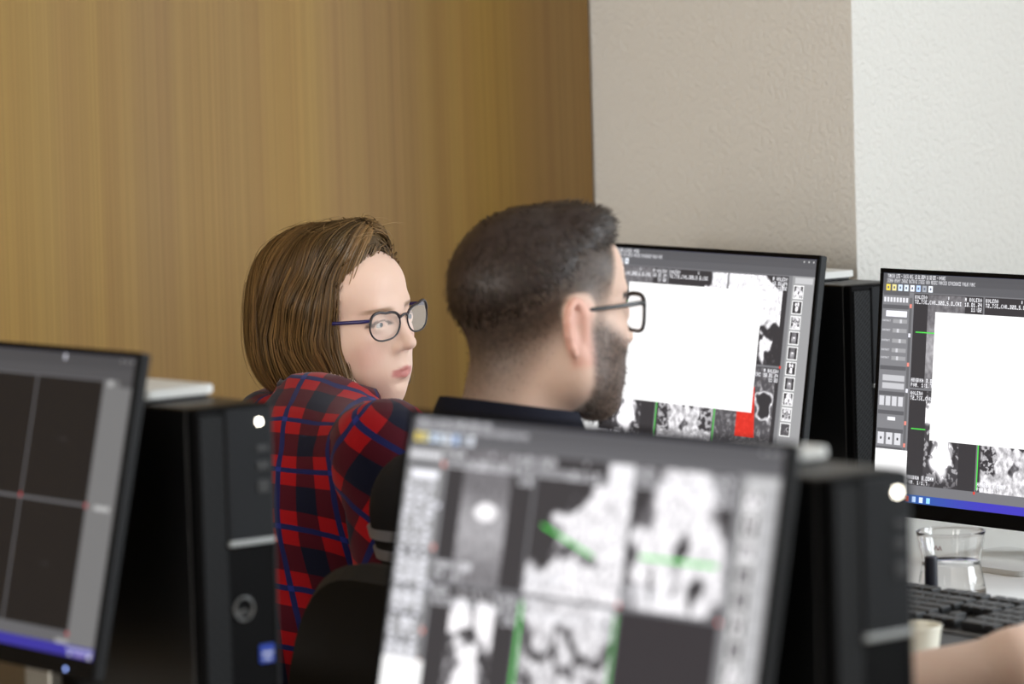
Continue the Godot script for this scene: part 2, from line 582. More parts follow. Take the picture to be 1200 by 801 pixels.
func screen_image(kind: String) -> Image:
	var W := 1024
	var H := 576
	var img := Image.create(W, H, false, Image.FORMAT_RGB8)
	var grey := Color(0.46, 0.46, 0.475)
	var dark := Color(0.205, 0.195, 0.21) if kind != "empty" else Color(0.13, 0.125, 0.13)
	var text := Color(0.95, 0.95, 0.97)
	img.fill(grey)
	img.fill_rect(Rect2i(0, 0, W, 13), Color(0.335, 0.335, 0.35))
	img.fill_rect(Rect2i(0, 13, W, 13), Color(0.345, 0.345, 0.36))
	img.fill_rect(Rect2i(0, 26, W, 20), Color(0.37, 0.37, 0.385))
	var cols := [118, 381, 652, 915]
	var rows := [46, 288, 533]
	for c in 3:
		for r in 2:
			img.fill_rect(Rect2i(cols[c] + 3, rows[r] + 3, cols[c + 1] - cols[c] - 6, rows[r + 1] - rows[r] - 6), dark)
	# window buttons
	for k in 3: img.fill_rect(Rect2i(968 + k * 20, 6, 5, 4), Color(0.8, 0.8, 0.8))
	# taskbar
	for x in W:
		var t := float(x) / W
		img.fill_rect(Rect2i(x, 555, 1, 21), Color(0.20, 0.37, 0.62).lerp(Color(0.27, 0.24, 0.72), sstep(0.1, 0.45, t)))
	img.fill_rect(Rect2i(918, 559, 100, 6), Color(0.75, 0.75, 0.95))
	img.fill_rect(Rect2i(925, 568, 14, 6), Color(0.9, 0.9, 1))
	img.fill_rect(Rect2i(948, 567, 44, 7), Color(0.66, 0.6, 0.9))
	img.fill_rect(Rect2i(1000, 566, 14, 9), Color(0.95, 0.95, 1))
	if kind == "empty":
		img.fill_rect(Rect2i(915, 46, 109, 509), Color(0.55, 0.55, 0.555))
		img.fill_rect(Rect2i(972, 44, 52, 14), Color(0.36, 0.36, 0.37))
		img.fill_rect(Rect2i(745, 2, 10, 12), Color(0.95, 0.95, 1))
		img.fill_rect(Rect2i(930, 46, 18, 12), Color(0.8, 0.8, 0.8))
		img.fill_rect(Rect2i(944, 286, 58, 9), Color(0.85, 0.85, 0.85))
		write(img, "NO IMAGE", 770, 165, Color(0.30, 0.29, 0.31))
		write(img, "NO IMAGE", 770, 408, Color(0.30, 0.29, 0.31))
		for p in [Vector2i(646, 280), Vector2i(908, 284), Vector2i(908, 530)]:
			img.fill_rect(Rect2i(p.x, p.y, 9, 9), Color(0.85, 0.22, 0.25))
		img.fill_rect(Rect2i(870, 546, 48, 9), Color(0.75, 0.75, 0.75))
		return img
	write(img, "TomoCon Lite - [ASSG ANG, 10.01.2024 11:02:02] - M-RADS", 16, 2, text, 2)
	write(img, "Snimka Upravy Zobraz Nastroje Studie Okno Mereni Pomocnik Usporiadanie Pohlad Pomoc", 14, 14, Color(0.86, 0.86, 0.88), 2)
	var ico := [Color(0.95, 0.85, 0.35), Color(0.93, 0.88, 0.6), Color(0.85, 0.92, 1), Color(0.9, 0.95, 1), Color(0.95, 0.97, 1), Color(0.75, 0.85, 1), Color(0.65, 0.67, 0.7), Color(0.95, 0.97, 1)]
	for k in 8:
		img.fill_rect(Rect2i(12 + k * 23, 28, 16, 16), ico[k])
		img.fill_rect(Rect2i(17 + k * 23, 33, 6, 6), Color(0.4, 0.42, 0.5))
	# tool panel on the left
	img.fill_rect(Rect2i(0, 46, 118, 509), Color(0.50, 0.50, 0.515) if kind != "scans" else Color(0.60, 0.60, 0.61))
	img.fill_rect(Rect2i(104, 60, 10, 430), Color(0.40, 0.40, 0.415))
	for y in [46, 80, 235, 300, 348, 394, 440]: img.fill_rect(Rect2i(2, y, 100, 10), Color(0.37, 0.37, 0.385))
	for k in 8: img.fill_rect(Rect2i(6 + k * 12, 61, 8, 12), Color(0.88, 0.88, 0.9))
	img.fill_rect(Rect2i(16, 95, 80, 15), Color(0.97, 0.97, 1))
	for y in [118, 142, 168, 192, 212]:
		write(img, "Kontrast", 4, y, Color(0.85, 0.85, 0.87))
		img.fill_rect(Rect2i(44, y - 2, 54, 10), Color(0.62, 0.62, 0.635))
		img.fill_rect(Rect2i(54 + (y % 17), y - 2, 8, 10), Color(0.8, 0.8, 0.82))
	for y in [258, 278]: img.fill_rect(Rect2i(14, y, 84, 15), Color(0.76, 0.76, 0.775))
	for k in 4: img.fill_rect(Rect2i(6 + k * 24, 312, 18, 24), Color(0.82, 0.82, 0.84))
	img.fill_rect(Rect2i(40, 364, 30, 9), Color(0.93, 0.93, 0.95))
	for k in 3:
		img.fill_rect(Rect2i(6 + k * 32, 404, 24, 30), Color(0.84, 0.84, 0.86))
		img.fill_rect(Rect2i(15 + k * 32, 416, 6, 6), Color(0.15, 0.15, 0.16))
	write(img, "Snimka 14 / 36", 6, 446, text)
	write(img, "Vrstva  3.00", 6, 458, text)
	for y in [76, 150, 224, 290, 372, 428]: img.fill_rect(Rect2i(105, y, 8, 10), Color(0.93, 0.93, 0.98) if y % 4 else Color(0.93, 0.55, 0.5))
	if kind == "scans":
		rng.seed = 5
		for y in range(120, 420, 13):
			for q in 3: img.fill_rect(Rect2i(4 + q * 33 + rng.randi_range(0, 8), y, rng.randi_range(8, 22), 8), Color(0.9, 0.9, 0.93))
	img.fill_rect(Rect2i(0, 446, 127, 101) if kind != "scans" else Rect2i(0, 430, 140, 120), Color(1, 1, 1))
	for k in 5: img.fill_rect(Rect2i(94 + k * 27, 559, 14, 14), [Color(0.9, 0.8, 0.4), Color(0.95, 0.4, 0.3), Color(0.75, 0.85, 1), Color(0.85, 0.9, 1), Color(0.6, 0.85, 1)][k])
	# scans
	scan(img, Rect2i(122, 50, 256, 235), 0, 11, kind != "scans")
	scan(img, Rect2i(385, 50, 264, 235), 1, 12, kind != "scans")
	scan(img, Rect2i(656, 50, 256, 235), 2 if kind == "scans" else 6, 13, kind != "scans")
	scan(img, Rect2i(122, 292, 256, 238), 3, 14, kind != "scans")
	scan(img, Rect2i(385, 292, 264, 238), 4, 15, kind != "scans")
	if kind == "dialog_red":
		scan(img, Rect2i(656, 292, 256, 238), 5, 16, kind != "scans")
		for y in range(345, 480):
			for x in range(742, 830):
				var inx := (x > 744 and x < 812 and y > 405) or (x > 806 and x < 806 + (y - 340) * 0.12 + 6)
				if inx:
					var g := img.get_pixel(x, y).r
					img.set_pixel(x, y, Color(0.72 + 0.3 * g, 0.13 + 0.22 * g, 0.10 + 0.2 * g))
	# bright line annotations
	var green := Color(0.32, 0.85, 0.32)
	for k in 150:
		img.fill_rect(Rect2i(415 + k, 164 + int(k * 0.29), 2, 5), green)
	if kind == "scans":
		img.fill_rect(Rect2i(690, 196, 200, 6), green)
	else:
		img.fill_rect(Rect2i(132, 144, 72, 3), green)
		img.fill_rect(Rect2i(132, 387, 54, 3), green)
	img.fill_rect(Rect2i(383, 300, 7 if kind == "scans" else 4, 225), green)
	if kind != "dialog": img.fill_rect(Rect2i(644, 300, 7, 225), Color(0.35, 0.7, 0.35))
	for c in 3:
		for r in 2:
			if c == 2 and r == 1 and kind != "dialog_red": continue
			var x0: int = cols[c] + 6
			var y0: int = rows[r] + 6
			var th := 3 if kind == "scans" else 2
			var ls := 6 * th
			write(img, "KOLENO", x0, y0, text, th, 2)
			write(img, "T2_TSE_COR_320_5.0_CHI", x0, y0 + ls, text, th, 2)
			write(img, "M KOLENO", cols[c + 1] - 70, y0, text, th, 2)
			write(img, "10.01.24", cols[c + 1] - 70, y0 + ls, text, th, 2)
			write(img, "11:02", cols[c + 1] - 46, y0 + ls * 2, text, th, 2)
			write(img, "HRUBKA 3.00MM", x0, rows[r + 1] - 3 - ls * 2, text, th, 2)
			write(img, "POM. 1:1.7", x0, rows[r + 1] - 3 - ls, text, th, 2)
			img.fill_rect(Rect2i((cols[c] + cols[c + 1]) / 2, y0, 3, 8), text)
	for p in [Vector2i(646, 280), Vector2i(908, 284), Vector2i(374, 530), Vector2i(646, 530)]:
		img.fill_rect(Rect2i(p.x, p.y, 7, 7), Color(0.9, 0.25, 0.2))
	# thumbnails on the right
	img.fill_rect(Rect2i(915, 46, 109, 509), Color(0.60, 0.60, 0.61))
	img.fill_rect(Rect2i(915, 46, 14, 509), Color(0.50, 0.50, 0.51))
	img.fill_rect(Rect2i(940, 50, 75, 16), Color(0.76, 0.76, 0.765))
	for k in 10:
		var y0 := 70 + k * 40
		img.fill_rect(Rect2i(936, y0, 44, 36), Color(0.93, 0.93, 0.93))
		scan(img, Rect2i(940, y0 + 3, 36, 30), [2, 3, 4, 0, 0, 3, 0, 2, 4, 5][k], 30 + k)
		if kind == "scans": img.fill_rect(Rect2i(984, y0, 26, 36), Color(0.72, 0.72, 0.73))
	if kind != "scans":
		# a plain white dialog window in the middle
		img.fill_rect(Rect2i(203, 92, 605, 322), Color(1, 1, 1))
	return img

# ---------------------------------------------------------------- furniture and equipment
func computer(at: Vector3, turn_deg: float, label: String) -> Node3D:
	# at: top of the front face's left edge; the front faces +z in its own axes
	var o := thing("desktop_computer", label, "computer", Vector3(at.x, DESK, at.z), Basis(Vector3.UP, deg_to_rad(turn_deg)), "slim black desktop computers behind the monitors")
	var w := 0.0926
	var top := at.y - DESK
	var h := top - 0.012
	var d := 0.293
	part("case", rbox(Vector3(w, h, d - 0.016), 0.003, Vector3(w / 2, top - h / 2, -d / 2 - 0.008)), M.case, o)
	part("front_panel", rbox(Vector3(w, h, 0.018), 0.004, Vector3(w / 2, top - h / 2, -0.009)), M.bezel, o)
	part("edge_trim", rbox(Vector3(0.003, h - 0.004, 0.021), 0.001, Vector3(w - 0.001, top - h / 2, -0.009)), M.frame_side, o)
	part("grille", rbox(Vector3(0.029, h - 0.016, 0.003), 0.0005, Vector3(0.0185, top - h / 2, 0.0005)), M.grille, o)
	var sx := 0.0345
	var s := part("port_panel", rbox(Vector3(w - sx - 0.003, 0.131, 0.006), 0.0015, Vector3((sx + w - 0.003) / 2, top - 0.004 - 0.0655, 0.001)), M.strip, o)
	part("power_light", rbox(Vector3(0.006, 0.006, 0.002), 0.001, Vector3(0.0745, top - 0.018, 0.0045)), M.led, s)
	for k in 3:
		part("port", rbox(Vector3(0.014, [0.006, 0.009, 0.013][k], 0.0015), 0.0005, Vector3(0.077, top - [0.045, 0.062, 0.083][k], 0.0045)), M.black, s)
	part("bar", rbox(Vector3(w - sx - 0.003, 0.006, 0.007), 0.001, Vector3((sx + w - 0.003) / 2, top - 0.1375, 0.0015)), M.bar, o)
	# the maker's ring with its four letters, and the blue processor badge
	var ring := MB.new()
	var pts := []
	for i in 32: pts.append(Vector3(cos(TAU * i / 32), sin(TAU * i / 32), 0) * 0.0115)
	ring.tube(pts, 0.0012, 6, true)
	part("emblem_ring", ring.mesh(), M.ring, o, Vector3(0.051, top - 0.204, 0.001))
	part("emblem_letters", letters("DELL", 0.0075), M.ring, o, Vector3(0.051, top - 0.2073, 0.0008))
	var bd := part("badge", rbox(Vector3(0.018, 0.019, 0.0012), 0.0004, Vector3(0.0775, top - 0.252, 0.0006)), M.badge, o)
	part("badge_letters", letters("intel", 0.006), M.print_white, bd, Vector3(0.0775, top - 0.2515, 0.0012))
	part("badge_letters", letters("CORE", 0.004), M.print_white, bd, Vector3(0.0775, top - 0.2575, 0.0012))
	for p in [Vector2(0.015, -0.03), Vector2(w - 0.015, -0.03), Vector2(0.015, -d + 0.03), Vector2(w - 0.015, -d + 0.03)]:
		part("foot", rbox(Vector3(0.02, 0.013, 0.02), 0.002, Vector3(p.x, 0.0065, p.y)), M.black, o)
	return o

func letters(s: String, size: float) -> TextMesh:
	var t := TextMesh.new()
	var f := SystemFont.new()
	f.font_names = PackedStringArray(["Droid Sans"])
	f.font_weight = 700
	t.font = f
	t.text = s
	t.font_size = 32
	t.pixel_size = size / 32.0
	t.depth = 0.0006
	return t

func white_box(comp: Node3D, top_y: float, label: String) -> void:
	var p := comp.transform * Vector3(0.0463, 0, -0.155)
	var o := thing("slim_drive_box", label, "drive", Vector3(p.x, top_y, p.z), comp.transform.basis, "slim white boxes on top of the computers")
	part("underside", rbox(Vector3(0.082, 0.004, 0.11), 0.001, Vector3(0, 0.002, 0)), M.black, o)
	var b := MB.new()
	b.slab(round_rect(0.092, 0.13, 0.012), 0.009, Transform3D(Basis(Vector3.RIGHT, PI / 2), Vector3(0, 0.004, 0)), 0.0015)
	part("shell", b.mesh(), M.white, o)

func monitor(at: Vector3, yaw: float, tilt: float, roll: float, img: Image, energy: float, label: String, cable := false) -> void:
	var o := thing("computer_monitor", label, "monitor", Vector3(at.x, DESK, at.z), Basis(Vector3.UP, deg_to_rad(-yaw)), "widescreen monitors on the desks")
	var bs := Basis(Vector3.RIGHT, -tilt) * Basis(Vector3.BACK, roll)
	var c := Vector3(0, at.y - DESK, 0)
	var ow := SW + 0.012
	var oh := SH + 0.006 + 0.019
	var cy := -(0.019 - 0.006) / 2
	var hs := MB.new()
	hs.box(Vector3(ow, oh, 0.012), Vector3(0, cy, -0.0075), 0.0025)
	var hm := part("housing", hs.mesh(), M.frame_side, o, c, bs)
	var back := MB.new()
	back.slab(round_rect(0.26, 0.19, 0.02), 0.028, Transform3D(Basis(), Vector3(0, cy - 0.01, -0.0135)), 0.006)
	part("back_cover", back.mesh(), M.black, hm)
	var bz := MB.new()   # front bezel as four strips round the lit panel
	bz.box(Vector3(ow, 0.006, 0.003), Vector3(0, SH / 2 + 0.003, -0.001), 0.0008)
	bz.box(Vector3(ow, 0.019, 0.003), Vector3(0, -SH / 2 - 0.0095, -0.001), 0.0008)
	for s in [-1, 1]: bz.box(Vector3(0.006, SH, 0.003), Vector3(s * (SW / 2 + 0.003), 0, -0.001), 0.0008)
	part("bezel", bz.mesh(), M.bezel, o, c, bs)
	var sc := MB.new()
	sc.flat(PackedVector3Array([Vector3(-SW / 2, SH / 2, -0.001), Vector3(SW / 2, SH / 2, -0.001), Vector3(SW / 2, -SH / 2, -0.001), Vector3(-SW / 2, -SH / 2, -0.001)]), Vector3.BACK, PackedVector2Array([Vector2(0, 0), Vector2(1, 0), Vector2(1, 1), Vector2(0, 1)]))
	var sm := mat(Color(0.02, 0.02, 0.02), 0.5, 0.0, 0.3)
	sm.emission_enabled = true
	sm.emission_texture = tex(img)
	sm.emission_energy_multiplier = energy
	part("screen", sc.mesh(false, true), sm, o, c, bs)
	var al := AreaLight3D.new()
	al.name = "screen_light"
	o.add_child(al)
	al.area_size = Vector2(SW, SH)
	al.transform = Transform3D(bs * Basis(Vector3.UP, PI), c + bs * Vector3(0, 0, 0.004))
	al.light_energy = 0.02 * energy
	al.light_color = Color(0.95, 0.97, 1.0)
	al.area_range = 8.0
	al.shadow_enabled = true
	part("power_light", rbox(Vector3(0.004, 0.003, 0.001), 0.0003, Vector3(SW * 0.411, -SH / 2 - 0.0125, 0.001)), M.blue_led, o, c, bs)
	part("stand_neck", rbox(Vector3(0.055, c.y + 0.03, 0.016), 0.004, Vector3(0, (c.y + 0.03) / 2 + 0.006, -0.058)), M.silver, o)
	part("tilt_hinge", rbox(Vector3(0.06, 0.05, 0.03), 0.005, Vector3(0, c.y - 0.005, -0.045)), M.black, o)
	var ba := MB.new()
	ba.slab(round_rect(0.19, 0.15, 0.012), 0.007, Transform3D(Basis(Vector3.RIGHT, PI / 2), Vector3(0, 0.0, 0.009)), 0.0015)
	part("stand_base", ba.mesh(), M.base_plate, o)
	if cable:
		var cb := MB.new()
		var path := []
		for i in 15:
			var t := i / 14.0
			path.append(Vector3(-0.02 + 0.10 * t, c.y - 0.155 - 0.045 * sin(PI * t), -0.035 + 0.03 * sin(PI * t)))
		cb.tube(path, 0.0028, 8)
		part("cable", cb.mesh(), M.black, o)

func desk(at: Vector3, w: float, d: float, top_mat: Material, label: String) -> void:
	var o := thing("desk", label, "desk", at)
	part("top", rbox(Vector3(w, 0.025, d), 0.002, Vector3(0, DESK - 0.0125, 0)), top_mat, o)
	for x in [-1, 1]:
		for z in [-1, 1]:
			part("leg", rbox(Vector3(0.04, DESK - 0.025, 0.04), 0.003, Vector3(x * (w / 2 - 0.06), (DESK - 0.025) / 2, z * (d / 2 - 0.08))), M.metal, o)
		part("rail", rbox(Vector3(0.03, 0.04, d - 0.2), 0.003, Vector3(x * (w / 2 - 0.06), DESK - 0.045, 0)), M.metal, o)
	part("modesty_panel", rbox(Vector3(w - 0.2, 0.32, 0.018), 0.002, Vector3(0, DESK - 0.19, -d / 2 + 0.1)), top_mat, o)

func chair(at: Vector3, turn: float, top: float, label: String) -> void:
	var o := thing("office_chair", label, "chair", at, Basis(Vector3.UP, turn), "black office chairs")
	# outline of the backrest, wider below than above
	var out := []
	var hgt := 0.36
	for i in 40:
		var a := TAU * i / 40
		var cs := cos(a)
		var sn := sin(a)
		var x := signf(cs) * pow(absf(cs), 0.6)
		var y := signf(sn) * pow(absf(sn), 0.6)
		out.append(Vector2(x * (0.215 - 0.045 * y), top - hgt / 2 + y * hgt / 2))
	var b := MB.new()
	b.slab(out, 0.05, Transform3D(Basis(), Vector3(0, 0, 0.05)), 0.016)
	part("backrest", b.mesh(), M.fabric, o)
	var s := MB.new()
	s.slab(round_rect(0.46, 0.44, 0.07), 0.06, Transform3D(Basis(Vector3.RIGHT, PI / 2), Vector3(0, 0.40, -0.24)), 0.015)
	part("seat", s.mesh(), M.fabric, o)
	var sp := MB.new()
	sp.tube([Vector3(0, 0.41, -0.1), Vector3(0, 0.41, 0.06), Vector3(0, 0.45, 0.075), Vector3(0, 0.60, 0.06)], 0.018, 8)
	part("back_support", sp.mesh(), M.black, o)
	var g := MB.new()
	g.lathe([Vector2(0, 0.08), Vector2(0.028, 0.08), Vector2(0.028, 0.25), Vector2(0.018, 0.25), Vector2(0.018, 0.41), Vector2(0, 0.41)], Vector3(0, 0, -0.24), 20)
	part("gas_lift", g.mesh(), M.black, o)
	for k in 5:
		var dv := Vector3(sin(TAU * k / 5), 0, cos(TAU * k / 5))
		var l := MB.new()
		l.tube([Vector3(0, 0.1, -0.24), Vector3(0, 0.1, -0.24) + dv * 0.15, Vector3(0, 0.07, -0.24) + dv * 0.26], [0.022, 0.018, 0.013], 8)
		var lg := part("leg", l.mesh(), M.black, o)
		var cw := MB.new()
		cw.lathe([Vector2(0, -0.01), Vector2(0.022, -0.01), Vector2(0.025, -0.006), Vector2(0.025, 0.006), Vector2(0.022, 0.01), Vector2(0, 0.01)], Vector3(0, 0.025, -0.24) + dv * 0.26, 16, Basis(Vector3.BACK, PI / 2))
		part("caster", cw.mesh(), M.black, lg)

func keyboard(at: Vector3, label: String) -> void:
	var o := thing("keyboard", label, "keyboard", at)
	var tilt := Basis(Vector3.RIGHT, deg_to_rad(5.0))
	var w := 0.445
	part("base", rbox(Vector3(w, 0.012, 0.132), 0.003), M.keybase, o, Vector3(0, 0.014, 0), tilt)
	part("front_edge", rbox(Vector3(w, 0.003, 0.003), 0.001), M.rim, o, Vector3(0, 0.0125, 0.066), tilt)
	for s in [-1, 1]: part("foot", rbox(Vector3(0.03, 0.014, 0.008), 0.002), M.keybase, o, Vector3(s * 0.19, 0.007, -0.055))
	part("wrist_rest", rbox(Vector3(w, 0.012, 0.075), 0.005), M.keybase, o, Vector3(0, 0.006, 0.108))
	var u := 0.0190
	var shapes := {}
	var rows := [
		[[0, 1], [2, 1], [3, 1], [4, 1], [5, 1], [6.5, 1], [7.5, 1], [8.5, 1], [9.5, 1], [11, 1], [12, 1], [13, 1], [14, 1], [15.4, 1], [16.4, 1], [17.4, 1], [18.8, 1], [19.8, 1], [20.8, 1], [21.8, 1]],
		[[0, 1], [1, 1], [2, 1], [3, 1], [4, 1], [5, 1], [6, 1], [7, 1], [8, 1], [9, 1], [10, 1], [11, 1], [12, 1], [13, 2], [15.4, 1], [16.4, 1], [17.4, 1], [18.8, 1], [19.8, 1], [20.8, 1], [21.8, 1]],
		[[0, 1.5], [1.5, 1], [2.5, 1], [3.5, 1], [4.5, 1], [5.5, 1], [6.5, 1], [7.5, 1], [8.5, 1], [9.5, 1], [10.5, 1], [11.5, 1], [12.5, 1], [13.5, 1.5], [15.4, 1], [16.4, 1], [17.4, 1], [18.8, 1], [19.8, 1], [20.8, 1], [21.8, 1]],
		[[0, 1.75], [1.75, 1], [2.75, 1], [3.75, 1], [4.75, 1], [5.75, 1], [6.75, 1], [7.75, 1], [8.75, 1], [9.75, 1], [10.75, 1], [11.75, 1], [12.75, 2.25], [18.8, 1], [19.8, 1], [20.8, 1]],
		[[0, 2.25], [2.25, 1], [3.25, 1], [4.25, 1], [5.25, 1], [6.25, 1], [7.25, 1], [8.25, 1], [9.25, 1], [10.25, 1], [11.25, 1], [12.25, 2.75], [16.4, 1], [18.8, 1], [19.8, 1], [20.8, 1], [21.8, 1]],
		[[0, 1.25], [1.25, 1.25], [2.5, 1.25], [3.75, 6.25], [10, 1.25], [11.25, 1.25], [12.5, 1.25], [13.75, 1.25], [15.4, 1], [16.4, 1], [17.4, 1], [18.8, 2], [20.8, 1]]]
	for r in 6:
		for kk in rows[r]:
			var kw: float = kk[1]
			if not shapes.has(kw): shapes[kw] = rbox(Vector3(kw * u - 0.0025, 0.009, u - 0.0025), 0.002)
			var p := Vector3(-0.217 + (kk[0] + kw / 2) * u, 0.0105, -0.052 + r * u + (0.004 if r > 0 else 0.0))
			part("key", shapes[kw], M.key, o, Vector3(0, 0.014, 0) + tilt * p, tilt)

# ---------------------------------------------------------------- people
func head_solid(male: bool) -> Solid:
	# face looks along +z, x is the person's own left; eyes at y = 0, 0.22 m from chin to crown
	var s := Solid.new()
	s.ell(Vector3(0, 0.032, -0.014), Vector3(0.0735, 0.079, 0.092), 0.02)
	s.ell(Vector3(0, 0.042, 0.036), Vector3(0.064, 0.05, 0.054), 0.03)
	s.ell(Vector3(0, -0.03, 0.03), Vector3(0.057, 0.066, 0.056), 0.03)
	for x in [-1.0, 1.0]:
		s.ell(Vector3(x * 0.038, -0.026, 0.05), Vector3(0.025, 0.026, 0.028), 0.025)
		var jr := 0.024 if male else 0.02
		s.cap(Vector3(x * (0.052 if male else 0.047), -0.055, 0.0), Vector3(x * (0.016 if male else 0.011), -0.094, 0.062 if male else 0.055), jr, 0.017, 0.03)
		s.cap(Vector3(x * 0.058, 0.0, 0.0), Vector3(x * (0.053 if male else 0.048), -0.06, 0.0), 0.02, jr, 0.03)
	s.ell(Vector3(0, -0.096, 0.068 if male else 0.063), Vector3(0.019 if male else 0.015, 0.014, 0.016), 0.02)
	s.cap(Vector3(-0.028, 0.017, 0.077), Vector3(0.028, 0.017, 0.077), 0.0125, 0.0125, 0.016)
	for x in [-1.0, 1.0]:
		s.ell(Vector3(x * 0.032, 0.001, 0.101), Vector3(0.017, 0.0105, 0.018), 0.016, true)
		s.ell(Vector3(x * 0.0305, -0.001, 0.0765), Vector3(0.0148, 0.0132, 0.0138), 0.004)
		s.ell(Vector3(x * 0.0305, -0.0018, 0.094), Vector3(0.0122, 0.0034, 0.012), 0.002, true)
	# nose
	s.cap(Vector3(0, 0.012, 0.085), Vector3(0, -0.028, 0.1035), 0.0080, 0.0086, 0.020)
	for x in [-1.0, 1.0]: s.ell(Vector3(x * 0.014, -0.020, 0.077), Vector3(0.013, 0.018, 0.013), 0.018)
	s.ell(Vector3(0, -0.0315, 0.1055), Vector3(0.0088, 0.0080, 0.0092), 0.006)
	for x in [-1.0, 1.0]:
		s.ell(Vector3(x * 0.0105, -0.0345, 0.0925), Vector3(0.0058, 0.0060, 0.0088), 0.006)
		s.ell(Vector3(x * 0.0058, -0.0405, 0.0965), Vector3(0.0032, 0.0028, 0.0045), 0.002, true)
	# mouth
	s.ell(Vector3(0, -0.064, 0.076), Vector3(0.028, 0.022, 0.016), 0.022)
	for x in [-1.0, 1.0]: s.ell(Vector3(x * 0.029, -0.060, 0.053), Vector3(0.019, 0.026, 0.019), 0.022)
	for x in [-1.0, 1.0]:
		s.cap(Vector3(x * 0.020, -0.0675, 0.0820), Vector3(x * 0.004, -0.0635, 0.0915), 0.0026, 0.0044, 0.005)
		s.cap(Vector3(x * 0.018, -0.0695, 0.0820), Vector3(0, -0.0740, 0.0895), 0.0026, 0.0055, 0.005)
	s.ell(Vector3(0, -0.0683, 0.097), Vector3(0.019, 0.0014, 0.013), 0.002, true)
	s.ell(Vector3(0, -0.084, 0.094), Vector3(0.02, 0.0045, 0.008), 0.008, true)
	if male:
		for x in [-1.0, 1.0]:
			# ear: a flat shell with a raised outer rim and a lobe
			var eb := Basis(Vector3.UP, x * -0.45) * Basis(Vector3.RIGHT, -0.12)
			s.ell(Vector3(x * 0.077, -0.012, -0.012), Vector3(0.006, 0.028, 0.016), 0.006, false, eb)
			var rim := []
			for i in 11:
				var a := deg_to_rad(-60.0 + i * 27.0)
				rim.append(Vector3(x * 0.0815, -0.010, -0.013) + eb * Vector3(x * 0.003, sin(a) * 0.0295 * (1.0 if sin(a) > 0 else 0.95), -cos(a) * 0.0175))
			for i in 10: s.cap(rim[i], rim[i + 1], 0.0042, 0.0042, 0.003)
			s.ell(Vector3(x * 0.0795, -0.038, -0.006), Vector3(0.0048, 0.0095, 0.0075), 0.005)
			s.ell(Vector3(x * 0.0865, -0.010, -0.008), Vector3(0.006, 0.014, 0.007), 0.004, true, eb)
	return s

func spectacles(parent: Node3D, xf: Transform3D, male: bool) -> void:
	var g := Node3D.new()
	g.name = "glasses"
	parent.add_child(g)
	g.transform = xf * Transform3D(Basis.from_scale(Vector3(0.95, 1, 1)), Vector3.ZERO) if male else xf
	var fm := mat(Color(0.06, 0.055, 0.06), 0.3) if male else mat(Color(0.10, 0.07, 0.10), 0.28)
	var tm := mat(Color(0.05, 0.05, 0.055), 0.3) if male else mat(Color(0.13, 0.11, 0.36), 0.3)
	for x in [-1.0, 1.0]:
		var rim := []
		for i in 36:
			var a := TAU * i / 36
			var e := 0.62 if male else 0.74
			var px := signf(cos(a)) * pow(absf(cos(a)), e) * 0.0265
			var py := signf(sin(a)) * pow(absf(sin(a)), e) * (0.0195 if male else 0.0178)
			if not male and py > 0: py += 0.0075 * maxf(0, px / 0.0265) * (py / 0.0178)
			if not male and py < 0: px *= 1.0 - 0.16 * (-py / 0.0178)
			var q := Vector3(x * (0.0345 + px), -0.003 + py, 0)
			q.z = 0.1015 - 2.2 * q.x * q.x + q.y * 0.08
			rim.append(q)
		var rb := MB.new()
		rb.tube(rim, 0.0021 if male else 0.0012, 8, true)
		part("rim", rb.mesh(), fm, g)
		if not male or true:
			var tp := MB.new()
			tp.tube(rim.slice(1, 17), 0.0024 if male else 0.0019, 8)
			part("brow_bar", tp.mesh(), fm, g)
		var ln := MB.new()
		var cen := Vector3(x * 0.0345, -0.003, 0.1015 - 2.2 * 0.0345 * 0.0345)
		var nn: Vector3 = (rim[9] - cen).cross(rim[0] - cen).normalized()
		if nn.z < 0: nn = -nn
		var k := ln.add(cen + nn * 0.0012, nn)
		for i in 36: ln.add(rim[i], nn)
		for i in 36: ln.tri(k, k + 1 + i, k + 1 + (i + 1) % 36)
		part("lens", ln.mesh(), M.pane, g)
		var ar := MB.new()
		ar.tube([Vector3(x * 0.0605, 0.009, 0.093), Vector3(x * 0.0685, 0.0095, 0.088), Vector3(x * (0.080 if male else 0.0735), 0.009, 0.05), Vector3(x * (0.0835 if male else 0.0775), 0.0085, 0.004), Vector3(x * 0.079, 0.006, -0.008) if male else Vector3(x * 0.079, 0.004, -0.02), Vector3(x * 0.073, 0.003, -0.012) if male else Vector3(x * 0.074, -0.012, -0.03)], [0.002, 0.0023, 0.0021, 0.0019, 0.0019, 0.0016], 8, false, Vector3(0.7, 1.15, 1))
		part("temple", ar.mesh(), tm, g)
	var br := MB.new()
	br.tube([Vector3(-0.0085, 0.004, 0.1015), Vector3(-0.003, 0.0075, 0.104), Vector3(0.003, 0.0075, 0.104), Vector3(0.0085, 0.004, 0.1015)], 0.0017, 8)
	part("bridge", br.mesh(), fm, g)

